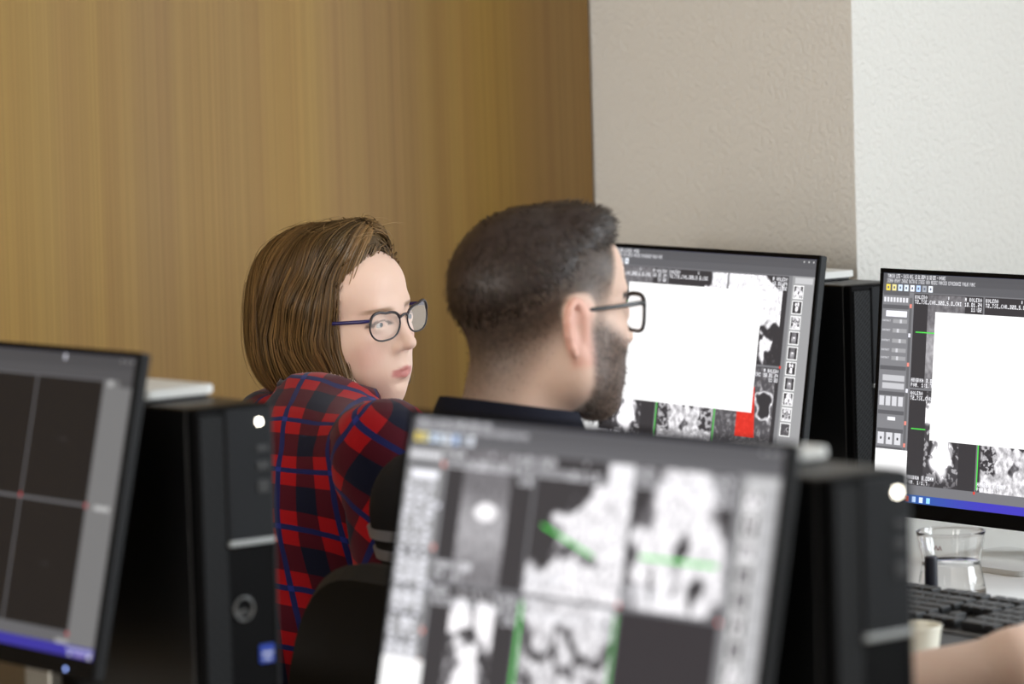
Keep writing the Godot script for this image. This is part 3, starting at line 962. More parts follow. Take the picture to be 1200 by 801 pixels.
func eyes(parent: Node3D, xf: Transform3D, look: Vector3, iris: Color) -> void:
	for x in [-1.0, 1.0]:
		var b := MB.new()
		var n := 28
		for i in n + 1:
			for j in n * 2 + 1:
				var th := PI * i / n
				var ph := TAU * j / (n * 2)
				var d := Vector3(sin(th) * cos(ph), sin(th) * sin(ph), cos(th))
				var ang := d.angle_to(look)
				var c := Color(0.62, 0.57, 0.54)
				if ang < 0.50: c = lin(iris)
				if ang < 0.22: c = Color(0.01, 0.01, 0.01)
				b.add(d * 0.0122, d, Vector2.ZERO, c)
		for i in n:
			for j in n * 2:
				var q := i * (n * 2 + 1) + j
				b.quad(q, q + 1, q + n * 2 + 2, q + n * 2 + 1)
		part("eyeball", b.mesh(true), M.eye, parent, xf * Vector3(x * 0.0305, -0.001, 0.0765), xf.basis)

func strand(mb: MB, pts: Array, nrm: Array, w: float, c: Color) -> void:
	var k := mb.v.size()
	var m := pts.size()
	for i in m:
		var t: Vector3 = (pts[mini(i + 1, m - 1)] - pts[maxi(i - 1, 0)]).normalized()
		var sd: Vector3 = t.cross(nrm[i]).normalized()
		var ww := w * (1.0 - 0.8 * pow(float(i) / (m - 1), 3.0))
		mb.add(pts[i] - sd * ww, (nrm[i] - sd * 0.5).normalized(), Vector2.ZERO, c)
		mb.add(pts[i] + sd * ww, (nrm[i] + sd * 0.5).normalized(), Vector2.ZERO, c)
	for i in m - 1:
		mb.quad(k + i * 2, k + i * 2 + 1, k + i * 2 + 3, k + i * 2 + 2)

func hand(s: Solid, wrist: Vector3, fwd: Vector3, up: Vector3, thumb_side: Vector3, curl: float) -> void:
	# palm, then five finger chains bent at the knuckles
	var kn := wrist + fwd * 0.085
	s.cap(wrist, wrist + fwd * 0.03, 0.026, 0.027, 0.02)
	for i in 4:
		var off := (0.031 - i * 0.0205)
		var base := kn + thumb_side * off + up * (0.004 - 0.004 * absf(i - 1.2))
		s.cap(wrist + thumb_side * off * 0.6 + fwd * 0.02, base, 0.017, 0.0115, 0.018)
		var ln: float = [0.041, 0.046, 0.042, 0.033][i]
		var d := (fwd + thumb_side * (0.10 - i * 0.07)).normalized()
		var p := base
		var a := curl
		for j in 3:
			var dd := d * cos(a) - up * sin(a)
			var q: Vector3 = p + dd * ln * [1.0, 0.68, 0.55][j]
			s.cap(p, q, [0.0098, 0.0088, 0.0080][j], [0.0088, 0.0080, 0.0070][j], 0.004)
			p = q
			a += curl * 0.9
	var tb := wrist + fwd * 0.028 + thumb_side * 0.026 - up * 0.004
	var t1 := tb + (fwd * 0.75 + thumb_side * 0.6 - up * 0.15).normalized() * 0.042
	var t2 := t1 + (fwd * 0.95 + thumb_side * 0.15 - up * 0.25).normalized() * 0.032
	var t3 := t2 + (fwd - thumb_side * 0.1 - up * 0.3).normalized() * 0.024
	s.cap(wrist + fwd * 0.01 + thumb_side * 0.012, tb, 0.018, 0.015, 0.02)
	s.cap(tb, t1, 0.015, 0.011, 0.012)
	s.cap(t1, t2, 0.0108, 0.0095, 0.004)
	s.cap(t2, t3, 0.0095, 0.0075, 0.004)

func person_at(base: Vector3, label: String) -> Node3D:
	return thing("person", label, "person", base)

func add_seated_legs(o: Node3D, base: Vector3, hip: Vector3, fwd: Vector3, right: Vector3, body: Solid) -> void:
	var tr := Solid.new()
	for s in [-1.0, 1.0]:
		var h: Vector3 = hip + right * s * 0.09
		var kn: Vector3 = h + fwd * 0.42 + right * s * 0.05
		kn.y = 0.52
		var an: Vector3 = kn + fwd * 0.04
		an.y = 0.10
		tr.cap(h, kn, 0.088, 0.064, 0.05)
		tr.cap(kn, an, 0.062, 0.048, 0.03)
		body.cap(kn, an, 0.05, 0.036, 0.03)
		body.cap(h, kn, 0.07, 0.05, 0.03)
		var sh := Solid.new()
		var toe: Vector3 = an + fwd * 0.17
		sh.cap(Vector3(an.x, 0.042, an.z) - fwd * 0.04, Vector3(toe.x, 0.036, toe.z), 0.042, 0.036, 0.02)
		sh.cap(Vector3(an.x, 0.06, an.z), an, 0.042, 0.046, 0.02)
		sh.half(Vector3.DOWN, Vector3(0, 0.002, 0), 0.004)
		var sb := MB.new()
		sh.into(sb, 0.012)
		part("shoe", sb.mesh(), M.black, o, -base)
	tr.ell(hip + Vector3(0, 0.02, 0), Vector3(0.17, 0.11, 0.12), 0.05)
	var tb := MB.new()
	tr.into(tb, 0.014)
	part("trousers", tb.mesh(), M.denim, o, -base)

func build_man() -> void:
	var base := Vector3(-3.72, 0, -2.58)
	var o := person_at(base, "person with short dark hair, beard and black glasses in navy polo shirt, seen from behind")
	var c := func(x: float, y: float, f: float) -> Vector3: return Vector3(-3.72 + x, y, -2.60 - f)
	var skin_c := Color(0.81, 0.685, 0.615)
	var hair_c := Color(0.20, 0.162, 0.135)
	var body := Solid.new()
	body.cap(c.call(0.02, 0.55, 0.01), c.call(0.04, 0.84, 0.04), 0.085, 0.08, 0.06)
	body.cap(c.call(-0.10, 0.885, 0.01), c.call(0.13, 0.89, 0.01), 0.042, 0.045, 0.05)
	body.cap(c.call(0, 0.90, 0.0), c.call(0, 1.00, 0.045), 0.065, 0.048, 0.05)
	var ls := Vector3(-3.878, 0.874, -2.62)
	var le := Vector3(-3.880, 0.70, -2.63)
	var lw: Vector3 = c.call(-0.09, 0.775, 0.30)
	var rs: Vector3 = c.call(0.19, 0.90, 0.02)
	var re := Vector3(-3.235, 0.705, -2.545)
	var rw := Vector3(-3.052, 0.770, -2.780)
	body.cap(ls, le, 0.045, 0.038, 0.03)
	body.cap(le, lw, 0.040, 0.027, 0.02)
	body.cap(rs, re, 0.045, 0.040, 0.03)
	body.cap(re, rw, 0.042, 0.029, 0.02)
	add_seated_legs(o, base, c.call(0, 0.53, -0.02), Vector3(0, 0, -1), Vector3(1, 0, 0), body)
	var skin_paint := func(p: Vector3, _n: Vector3) -> Color:
		return lin(skin_c)
	var mb := MB.new()
	body.into(mb, 0.013, Transform3D(), skin_paint)
	var hs := Solid.new()
	hand(hs, rw, Vector3(-0.35, 0.16, -0.92).normalized(), Vector3(-0.05, 0.985, 0.16).normalized(), Vector3(-0.93, 0, 0.35).normalized(), 0.45)
	hs.cap(re, rw, 0.042, 0.028, 0.02)
	hs.into(mb, 0.004, Transform3D(), skin_paint)
	var hl := Solid.new()
	hand(hl, lw, Vector3(0.15, 0.0, -0.99).normalized(), Vector3.UP, Vector3(0.99, 0, 0.15).normalized(), 0.35)
	hl.into(mb, 0.005, Transform3D(), skin_paint)
	# head
	var hx := Transform3D(Basis(Vector3.UP, deg_to_rad(177.0)) * Basis(Vector3.RIGHT, deg_to_rad(-1.0)) * Basis.from_scale(Vector3(1.06, 1.09, 1.06)), Vector3(-3.724, 1.101, -2.680))
	var head := head_solid(true)
	head.cap(Vector3(0, -0.05, -0.03), Vector3(0, -0.15, -0.058), 0.054, 0.057, 0.025)
	var nz := noise(60.0, 5, 2)
	var fade := func(p: Vector3) -> float:
		# hairline falls from the temple to the nape; shaved short below it
		var line := 0.030 + 0.50 * p.z - 0.25 * maxf(0.0, -p.z - 0.05)
		var t := sstep(line - 0.062 - 0.035 * sstep(-0.02, -0.07, p.z), line + 0.008, p.y) * (1.0 - sstep(0.0745, 0.078, absf(p.x)) * sstep(0.030, 0.024, p.y))
		return t * (1.0 - sstep(0.045, 0.06, p.z - 0.25 * (p.y - 0.05)))
	var beard := func(p: Vector3) -> float:
		var up := sstep(0.014, -0.014, p.y + 0.006 + 0.70 * maxf(0.0, p.z - 0.032))
		var lo := sstep(-0.128, -0.108, p.y + 0.25 * maxf(0.0, 0.04 - p.z))
		var fr := sstep(0.002, 0.02, p.z)
		var b := up * lo * fr
		var mus := (1.0 - sstep(0.008, 0.012, absf(p.y + 0.054))) * sstep(0.075, 0.082, p.z)
		return clampf(maxf(b, mus), 0, 1)
	var head_paint := func(p: Vector3, _n: Vector3) -> Color:
		var n := 0.5 + 0.5 * nz.get_noise_3dv(p * 6.0)
		var c0 := skin_c
		c0 = c0.lerp(Color(0.84, 0.56, 0.50), 0.42 * sstep(0.0765, 0.082, absf(p.x)) * sstep(-0.055, -0.045, p.y) * sstep(0.03, 0.02, p.y))
		c0 = c0.lerp(hair_c, clampf(fade.call(p) * (0.72 + 0.3 * n), 0, 0.9))
		c0 = c0.lerp(Color(0.23, 0.19, 0.17), clampf(beard.call(p) * (0.46 + 0.5 * n), 0, 0.8))
		if absf(p.y + 0.0685) < 0.009 and absf(p.x) < 0.023 and p.z > 0.083: c0 = c0.lerp(Color(0.66, 0.38, 0.35), 0.8)
		if absf(p.y - 0.019 + 0.1 * absf(absf(p.x) - 0.03)) < 0.004 and absf(p.x) > 0.012 and absf(p.x) < 0.048 and p.z > 0.06: c0 = hair_c
		return lin(c0)
	var first := mb.v.size()
	head.into(mb, 0.0032, hx, head_paint)
	part("body", mb.mesh(true), M.skin, o, -base)
	# hair: a close cap with many short hairs standing on it
	var cap := Solid.new()
	cap.ell(Vector3(0, 0.0345, -0.014), Vector3(0.0745, 0.0805, 0.0935), 0.02)
	cap.cap(Vector3(-0.034, 0.088, 0.030), Vector3(0.034, 0.088, 0.030), 0.021, 0.021, 0.03)
	cap.cap(Vector3(-0.03, 0.083, 0.048), Vector3(0.03, 0.083, 0.048), 0.016, 0.016, 0.03)
	cap.half(Vector3(0, -1, 0.50), Vector3(0, 0.030, 0.0), 0.03)
	cap.half(Vector3(0, -0.42, 0.9), Vector3(0, 0.072, 0.078), 0.012)
	var hn := noise(45.0, 8, 2)
	var hb := MB.new()
	cap.into(hb, 0.004, hx, func(_p, _n): return lin(hair_c), func(p, _n): return 0.0015 * hn.get_noise_3dv(p * 2.0))
	var sm := MB.new()
	rng.seed = 42
	for k in 11000:
		var i := rng.randi_range(0, hb.v.size() - 1)
		var p := hb.v[i] + Vector3(rng.randf_range(-0.003, 0.003), rng.randf_range(-0.003, 0.003), rng.randf_range(-0.003, 0.003))
		var n := hb.n[i]
		var lp := hx.affine_inverse() * p
		var front := sstep(0.0, 0.07, lp.z) * sstep(0.06, 0.1, lp.y)
		var ln := rng.randf_range(0.004, 0.008) + front * rng.randf_range(0.002, 0.009)
		var flow := hx.basis * Vector3(rng.randf_range(-0.3, 0.3), -0.55 + front * 0.9, 0.25 + 0.5 * front).normalized()
		var d := (n * 0.38 + flow * 0.7 + Vector3(rng.randf_range(-0.25, 0.25), rng.randf_range(-0.25, 0.25), rng.randf_range(-0.25, 0.25))).normalized()
		var t := rng.randf_range(0.75, 1.35)
		strand(sm, [p - n * 0.001, p + d * ln * 0.5, p + d * ln - Vector3.UP * ln * 0.12], [n, n, n], 0.0007, lin(Color(hair_c.r * t, hair_c.g * t, hair_c.b * t)))
	var hp := part("hair", hb.mesh(true), M.hair, o, -base)
	var hs2 := part("hair_strands", sm.mesh(true), M.hair, hp)
	hs2.set_meta("kind", "stuff")
	# beard and cropped sides
	var bm := MB.new()
	for k in 60000:
		var i := rng.randi_range(first, mb.v.size() - 1)
		var lp := hx.affine_inverse() * mb.v[i]
		var f: float = maxf(beard.call(lp), fade.call(lp) * 0.8)
		if rng.randf() > f * 0.3: continue
		var n := mb.n[i]
		var bl: bool = beard.call(lp) > 0.2
		var d := (n + (Vector3.DOWN if bl else -Vector3.UP * 0.6) * 0.8 + Vector3(rng.randf_range(-0.4, 0.4), rng.randf_range(-0.3, 0.3), rng.randf_range(-0.4, 0.4))).normalized()
		var p := mb.v[i] + Vector3(rng.randf_range(-0.002, 0.002), rng.randf_range(-0.002, 0.002), rng.randf_range(-0.002, 0.002))
		var ln := rng.randf_range(0.002, 0.0055) if bl else rng.randf_range(0.0015, 0.003)
		var t := rng.randf_range(0.7, 1.5)
		strand(bm, [p, p + d * ln], [n, n], 0.0005, lin(Color(0.21 * t, 0.17 * t, 0.145 * t)))
	var bd := part("beard", bm.mesh(true), M.hair, o, -base)
	bd.set_meta("kind", "stuff")
	eyes(o, Transform3D(hx.basis, hx.origin - base), Vector3(0, -0.05, 1).normalized(), Color(0.35, 0.25, 0.16))
	spectacles(o, Transform3D(hx.basis, hx.origin - base), true)
	# polo shirt
	var sh := Solid.new()
	sh.cap(c.call(0.03, 0.58, 0.0), c.call(0.04, 0.83, 0.04), 0.122, 0.112, 0.05)
	sh.ell(c.call(0.055, 0.83, 0.05), Vector3(0.140, 0.125, 0.105), 0.05)
	sh.cap(c.call(-0.11, 0.893, 0.025), c.call(0.15, 0.90, 0.025), 0.052, 0.060, 0.04)
	sh.cap(c.call(0, 0.92, 0.005), c.call(0, 1.01, 0.03), 0.09, 0.076, 0.05)
	sh.half(Vector3(0, 1, -0.35), c.call(0, 0.997, 0.02), 0.01)
	sh.half(Vector3.DOWN, c.call(0, 0.55, 0), 0.006)
	var fold := noise(9.0, 3, 3)
	var sb := MB.new()
	sh.into(sb, 0.009, Transform3D(), null, func(p, _n): return 0.007 * fold.get_noise_3dv(p * Vector3(1, 0.6, 1)))
	var shirt := part("polo_shirt", sb.mesh(), M.polo, o, -base)
	for s in [[ls, le, 0.70], [rs, re, 0.55]]:
		var sl := Solid.new()
		var a: Vector3 = s[0]
		var b: Vector3 = s[1]
		sl.cap(a, a.lerp(b, s[2] + 0.1), 0.061, 0.054, 0.03)
		sl.cap(a.lerp(c.call(0, 0.9, 0), 0.35), a, 0.055, 0.060, 0.04)
		sl.half(b - a, a.lerp(b, s[2]), 0.004)
		var lb := MB.new()
		sl.into(lb, 0.007, Transform3D(), null, func(p, _n): return 0.003 * fold.get_noise_3dv(p * 1.3))
		var sleeve := part("sleeve", lb.mesh(), M.sleeve, shirt)
		for k in 3:
			var t: float = s[2] - 0.285 - 0.142 * k
			var rg := MB.new()
			var ax := (b - a).normalized()
			var bs := Basis(Quaternion(Vector3.UP, ax))
			var lst := sl.all()
			for i in 41:   # the band follows the sleeve's own outline
				var o2 := bs * Vector3(cos(TAU * i / 40), 0, sin(TAU * i / 40))
				for e in [[-0.0068, -0.001], [-0.006, 0.0042], [0.006, 0.0042], [0.0068, -0.001]]:
					var cc: Vector3 = a.lerp(b, t) + ax * float(e[0])
					var lo := 0.02
					var hi := 0.13
					for it in 14:
						var m := (lo + hi) / 2
						if sl.ev(cc + o2 * m, lst) > 0.0: hi = m
						else: lo = m
					rg.add(cc + o2 * (lo + float(e[1])), o2)
			for i in 40:
				for q in 3: rg.quad(i * 4 + q, i * 4 + q + 1, i * 4 + q + 5, i * 4 + q + 4)
			part("stripe", rg.mesh(), M.stripe, sleeve)
	# collar: a folded band leaning round the neck
	var cl := MB.new()
	var pr := [Vector2(0.006, -0.045), Vector2(0.020, -0.046), Vector2(0.0085, -0.004), Vector2(0.003, 0.008), Vector2(-0.003, 0.008), Vector2(-0.006, 0.0), Vector2(-0.003, -0.04), Vector2(0.006, -0.045)]
	var nseg := 48
	var ctr: Vector3 = c.call(0, 0.998, 0.027)
	var kk := cl.v.size()
	for i in nseg + 1:
		var a := TAU * i / nseg + PI / 2
		var out := Vector3(cos(a), 0, sin(a))
		var drop := 0.028 * (0.5 - 0.5 * out.z) # lower at the throat
		for q in pr:
			var p: Vector3 = ctr + out * (0.073 + q.x) * Vector3(1, 1, 1.05) + Vector3.UP * (q.y - drop + 0.012)
			cl.add(p, (out * (1 if q.x >= 0 else -1) + Vector3.UP * 0.2).normalized())
	for i in nseg:
		for j in pr.size() - 1:
			var q := kk + i * pr.size() + j
			cl.quad(q, q + 1, q + pr.size() + 1, q + pr.size())
	part("collar", cl.mesh(), M.polo, shirt)

func build_woman() -> void:
	var base := Vector3(-4.24, 0, -2.69)
	var o := person_at(base, "person with light brown bob and glasses in red and navy plaid shirt, head turned aside")
	var tw := Basis(Vector3.UP, deg_to_rad(-10.0))
	var mid := Vector3(-4.24, 0, -2.705)
	var c := func(x: float, y: float, f: float) -> Vector3: return mid + tw * Vector3(x, y, -f)
	var skin_c := Color(0.89, 0.755, 0.685)
	var hair_c := Color(0.385, 0.29, 0.175)
	var body := Solid.new()
	body.cap(c.call(0, 0.55, 0.0), c.call(0, 0.84, 0.0), 0.095, 0.10, 0.06)
	body.cap(c.call(-0.12, 0.90, 0), c.call(0.12, 0.90, 0), 0.045, 0.045, 0.05)
	body.cap(c.call(0, 0.88, 0.0), Vector3(-4.305, 1.00, -2.765), 0.055, 0.046, 0.05)
	var ls: Vector3 = c.call(-0.16, 0.905, 0.01)
	var le: Vector3 = c.call(-0.21, 0.70, 0.05)
	var lw: Vector3 = c.call(-0.07, 0.768, 0.27)
	var rs: Vector3 = c.call(0.178, 0.915, 0.01)
	var re: Vector3 = c.call(0.215, 0.67, 0.02)
	var rw: Vector3 = c.call(0.07, 0.768, 0.24)
	body.cap(ls, le, 0.038, 0.032, 0.03)
	body.cap(le, lw, 0.033, 0.023, 0.02)
	body.cap(rs, re, 0.038, 0.032, 0.03)
	body.cap(re, rw, 0.033, 0.023, 0.02)
	add_seated_legs(o, base, c.call(0, 0.53, 0.0), tw * Vector3(0, 0, -1), tw * Vector3(1, 0, 0), body)
	var paint := func(_p: Vector3, _n: Vector3) -> Color: return lin(skin_c)
	var mb := MB.new()
	body.into(mb, 0.013, Transform3D(), paint)
	for s in [[lw, 1.0], [rw, -1.0]]:
		var hs := Solid.new()
		hand(hs, s[0], tw * Vector3(0.3 * s[1], 0, -0.95).normalized(), Vector3.UP, tw * Vector3(0.95 * s[1], 0, 0.3).normalized(), 0.35)
		hs.into(mb, 0.006, Transform3D(), paint)
	var hx := Transform3D(Basis(Vector3.UP, deg_to_rad(109.7)) * Basis(Vector3.RIGHT, deg_to_rad(-2.0)) * Basis(Vector3.BACK, deg_to_rad(5.5)) * Basis.from_scale(Vector3(1, 0.965, 1)), Vector3(-4.317, 1.060, -2.789))
	var head := head_solid(false)
	head.cap(Vector3(0, -0.05, -0.03), Vector3(0.0, -0.13, -0.05), 0.046, 0.05, 0.025)
	var head_paint := func(p: Vector3, _n: Vector3) -> Color:
		var c0 := skin_c
		c0 = c0.lerp(Color(0.87, 0.60, 0.54), 0.22 * (1.0 - sstep(0.008, 0.03, Vector3(absf(p.x) - 0.042, p.y + 0.035, p.z - 0.07).length())))
		# lips
		var lip := (1.0 - sstep(0.0062, 0.0092, absf(p.y + 0.069)  + 0.0035 * absf(p.x) / 0.02)) * (1.0 - sstep(0.019, 0.023, absf(p.x))) * sstep(0.081, 0.085, p.z)
		lip *= 1.0 - sstep(0.5, 1.0, absf(p.x) / 0.026) * 0.4
		c0 = c0.lerp(Color(0.72, 0.41, 0.40), 0.8 * lip)
		# brows, lash line
		var bx := absf(p.x)
		var by := 0.0160 + 0.10 * (bx - 0.014) - 3.2 * pow(maxf(0.0, bx - 0.036), 1.6)
		if p.z > 0.055: c0 = c0.lerp(Color(0.40, 0.29, 0.19), 0.6 * (1.0 - sstep(0.0008, 0.0042, absf(p.y - by))) * sstep(0.008, 0.018, bx) * (1.0 - sstep(0.040, 0.053, bx)))
		var eye := Vector2((bx - 0.0305) / 0.0128, (p.y + 0.0015) / 0.0050).length()
		if p.z > 0.075 and p.y > -0.003: c0 = c0.lerp(Color(0.20, 0.13, 0.10), 0.65 * (1.0 - sstep(0.12, 0.35, absf(eye - 1.05))))
		return lin(c0)
	head.into(mb, 0.0029, hx, head_paint)
	part("body", mb.mesh(true), M.skin, o, -base)
	eyes(o, Transform3D(hx.basis, hx.origin - base), Vector3(0.28, -0.02, 1).normalized(), Color(0.30, 0.33, 0.34))
	spectacles(o, Transform3D(hx.basis, hx.origin - base), false)
	# bob: a solid core with combed strands over it
	var hr := Solid.new()
	hr.ell(Vector3(0, 0.038, -0.020), Vector3(0.087, 0.092, 0.104), 0.03)
	hr.ell(Vector3(0, -0.035, -0.050), Vector3(0.088, 0.075, 0.076), 0.05)
	hr.cap(Vector3(-0.066, 0.03, 0.01), Vector3(-0.064, -0.085, 0.016), 0.030, 0.019, 0.03)
	hr.cap(Vector3(0.066, 0.03, 0.01), Vector3(0.064, -0.085, 0.016), 0.030, 0.019, 0.03)
	hr.cap(Vector3(-0.042, 0.098, 0.028), Vector3(0.030, 0.102, 0.032), 0.026, 0.026, 0.03)
	hr.ell(Vector3(0, 0.004, 0.128), Vector3(0.1, 0.098, 0.106), 0.012, true)
	for x in [-1.0, 1.0]: hr.cap(Vector3(x * 0.066, -0.015, 0.022), Vector3(x * 0.052, -0.090, 0.046), 0.016, 0.012, 0.02)
	hr.half(Vector3(0, -1, -0.12), Vector3(0, -0.096, 0.0), 0.012)
	var hn := noise(30.0, 4, 3)
	var core := MB.new()
	hr.into(core, 0.005, hx, func(p, _n): return lin(Color(hair_c.r * 0.8, hair_c.g * 0.8, hair_c.b * 0.8)), func(p, _n): return -0.003 + 0.003 * hn.get_noise_3dv(p))
	var hp := part("hair", core.mesh(true), M.hair, o, -base)
	var sm := MB.new()
	rng.seed = 77
	var l := hr.all()
	var part_x := 0.018
	var tn := noise(40.0, 14, 1)
	for k in 3000:
		# roots along the parting and over the crown; each hair is combed down over the core
		var z := rng.randf_range(-0.10, 0.075)
		var side := -1.0 if rng.randf() < 0.6 else 1.0
		var p := Vector3(part_x + side * rng.randf_range(0.0, 0.012), 0.13, z)
		if rng.randf() < 0.55:
			var a := rng.randf_range(0, TAU)
			p = Vector3(cos(a) * 0.09, rng.randf_range(-0.03, 0.12), sin(a) * 0.11 - 0.02)
			side = signf(p.x - part_x)
		var lift := rng.randf_range(-0.0025, 0.0022)
		if rng.randf() < 0.03: lift = rng.randf_range(0.002, 0.007)
		var pts := []
		var nr := []
		var steps := rng.randi_range(13, 19)
		var wander := rng.randf_range(-0.25, 0.25)
		for q in steps:
			var g := hr.grad(p, l).normalized()
			for it in (3 if q == 0 else 1):
				p -= g * (hr.ev(p, l) - lift)
			pts.append(hx * p)
			nr.append((hx.basis * g).normalized())
			var back := 0.35 if p.y > 0.0 else 0.02
			var dir := Vector3(side * 0.9 * sstep(0.05, 0.11, p.y), -1.0, -back * (1.0 if p.z > -0.06 else -0.2) + wander * 0.3)
			if p.y < -0.02: dir.z += 0.38 * sstep(-0.06, 0.0, p.z)
			dir = (dir - g * dir.dot(g)).normalized()
			p += dir * 0.0125
			if p.y < -0.102: break
		if pts.size() < 4: continue
		var t := rng.randf_range(0.86, 1.16) * (1.0 + 0.3 * tn.get_noise_3dv(Vector3(pts[0])))
		var yl := rng.randf_range(0.98, 1.02)
		strand(sm, pts, nr, rng.randf_range(0.0006, 0.0013), lin(Color(hair_c.r * t, hair_c.g * t * yl, hair_c.b * t * yl)))
	# a few loose hairs off the top
	for k in 90:
		var a := rng.randf_range(-2.6, 2.6)
		var p := Vector3(rng.randf_range(-0.05, 0.05), 0.12, rng.randf_range(-0.09, 0.08))
		for it in 3: p -= hr.grad(p, l).normalized() * hr.ev(p, l)
		var g := hr.grad(p, l).normalized()
		var d := (g * rng.randf_range(0.2, 0.7) + Vector3(sin(a), 0, cos(a))).normalized()
		var pts := []
		var nr := []
		for q in 7:
			pts.append(hx * p)
			nr.append(hx.basis * g)
			p += d * 0.006
			d = (d - g * 0.16).normalized()
		strand(sm, pts, nr, 0.00028, lin(Color(0.62, 0.5, 0.34)))
	var hs3 := part("hair_strands", sm.mesh(true), M.hair, hp)
	hs3.set_meta("kind", "stuff")
	# shirt
	var fold := noise(9.0, 31, 3)
	var sh := Solid.new()
	sh.cap(c.call(0, 0.50, -0.01), c.call(0, 0.83, -0.005), 0.118, 0.118, 0.06)
	sh.ell(c.call(0, 0.83, 0.0), Vector3(0.165, 0.13, 0.112), 0.06, false, tw)
	sh.cap(c.call(-0.135, 0.895, 0), c.call(0.15, 0.908, 0), 0.054, 0.056, 0.06)
	sh.cap(c.call(0, 0.90, 0.005), Vector3(-4.285, 0.97, -2.745), 0.078, 0.058, 0.05)
	sh.half(Vector3(-0.2, 1, -0.3), Vector3(-4.285, 0.985, -2.745), 0.01)
	sh.half(Vector3.DOWN, c.call(0, 0.47, 0), 0.006)
	var back_uv := func(p: Vector3, _n: Vector3) -> Vector2:
		var q := tw.transposed() * (p - mid)
		var f := Vector2(q.x - q.z * 0.9, -q.y + 0.55 * q.z).rotated(0.16)
		return Vector2(f.x / 0.112 + 0.30, f.y / 0.072 + 0.12)
	var sb := MB.new()
	sh.into(sb, 0.008, Transform3D(), null, func(p, _n): return 0.008 * fold.get_noise_3dv(p * Vector3(1, 0.7, 1)), back_uv)
	var shirt := part("plaid_shirt", sb.mesh(false, true), M.plaid, o, -base)
	for s in [[ls, le, lw], [rs, re, rw]]:
		var sl := Solid.new()
		var a: Vector3 = s[0]
		var b: Vector3 = s[1]
		var d: Vector3 = s[2]
		sl.cap(a, b, 0.061, 0.048, 0.03)
		sl.cap(a.lerp(c.call(0, 0.9, 0), 0.3), a, 0.052, 0.060, 0.04)
		sl.cap(b, b.lerp(d, 0.9), 0.045, 0.036, 0.02)
		var ax := (b - a).normalized()
		var s1 := ax.cross(tw * Vector3.BACK).normalized()
		var s2 := s1.cross(ax)
		var suv := func(p: Vector3, _n: Vector3) -> Vector2:
			var q := p - a
			var u := Vector2(atan2(q.dot(s1), q.dot(s2)) * 0.055, q.dot(ax)).rotated(0.75)
			return u / Vector2(0.105, 0.085) + Vector2(0.42, 0.15)
		var lb := MB.new()
		sl.into(lb, 0.007, Transform3D(), null, func(p, _n): return 0.005 * fold.get_noise_3dv(p * 1.4), suv)
		part("sleeve", lb.mesh(false, true), M.plaid, shirt)
	var cl := MB.new()
	var path := []
	for i in 28:
		var a := TAU * i / 28
		path.append(Vector3(-4.285, 0.975, -2.748) + tw * Vector3(cos(a) * 0.062, -0.018 * maxf(0, -sin(a)), sin(a) * 0.060))
	cl.tube(path, 0.011, 8, true, Vector3(0.6, 1.6, 0.6))
	for i in cl.uv.size(): cl.uv[i] *= Vector2(0.4, 4.0)
	part("collar", cl.mesh(false, true), M.plaid, shirt)

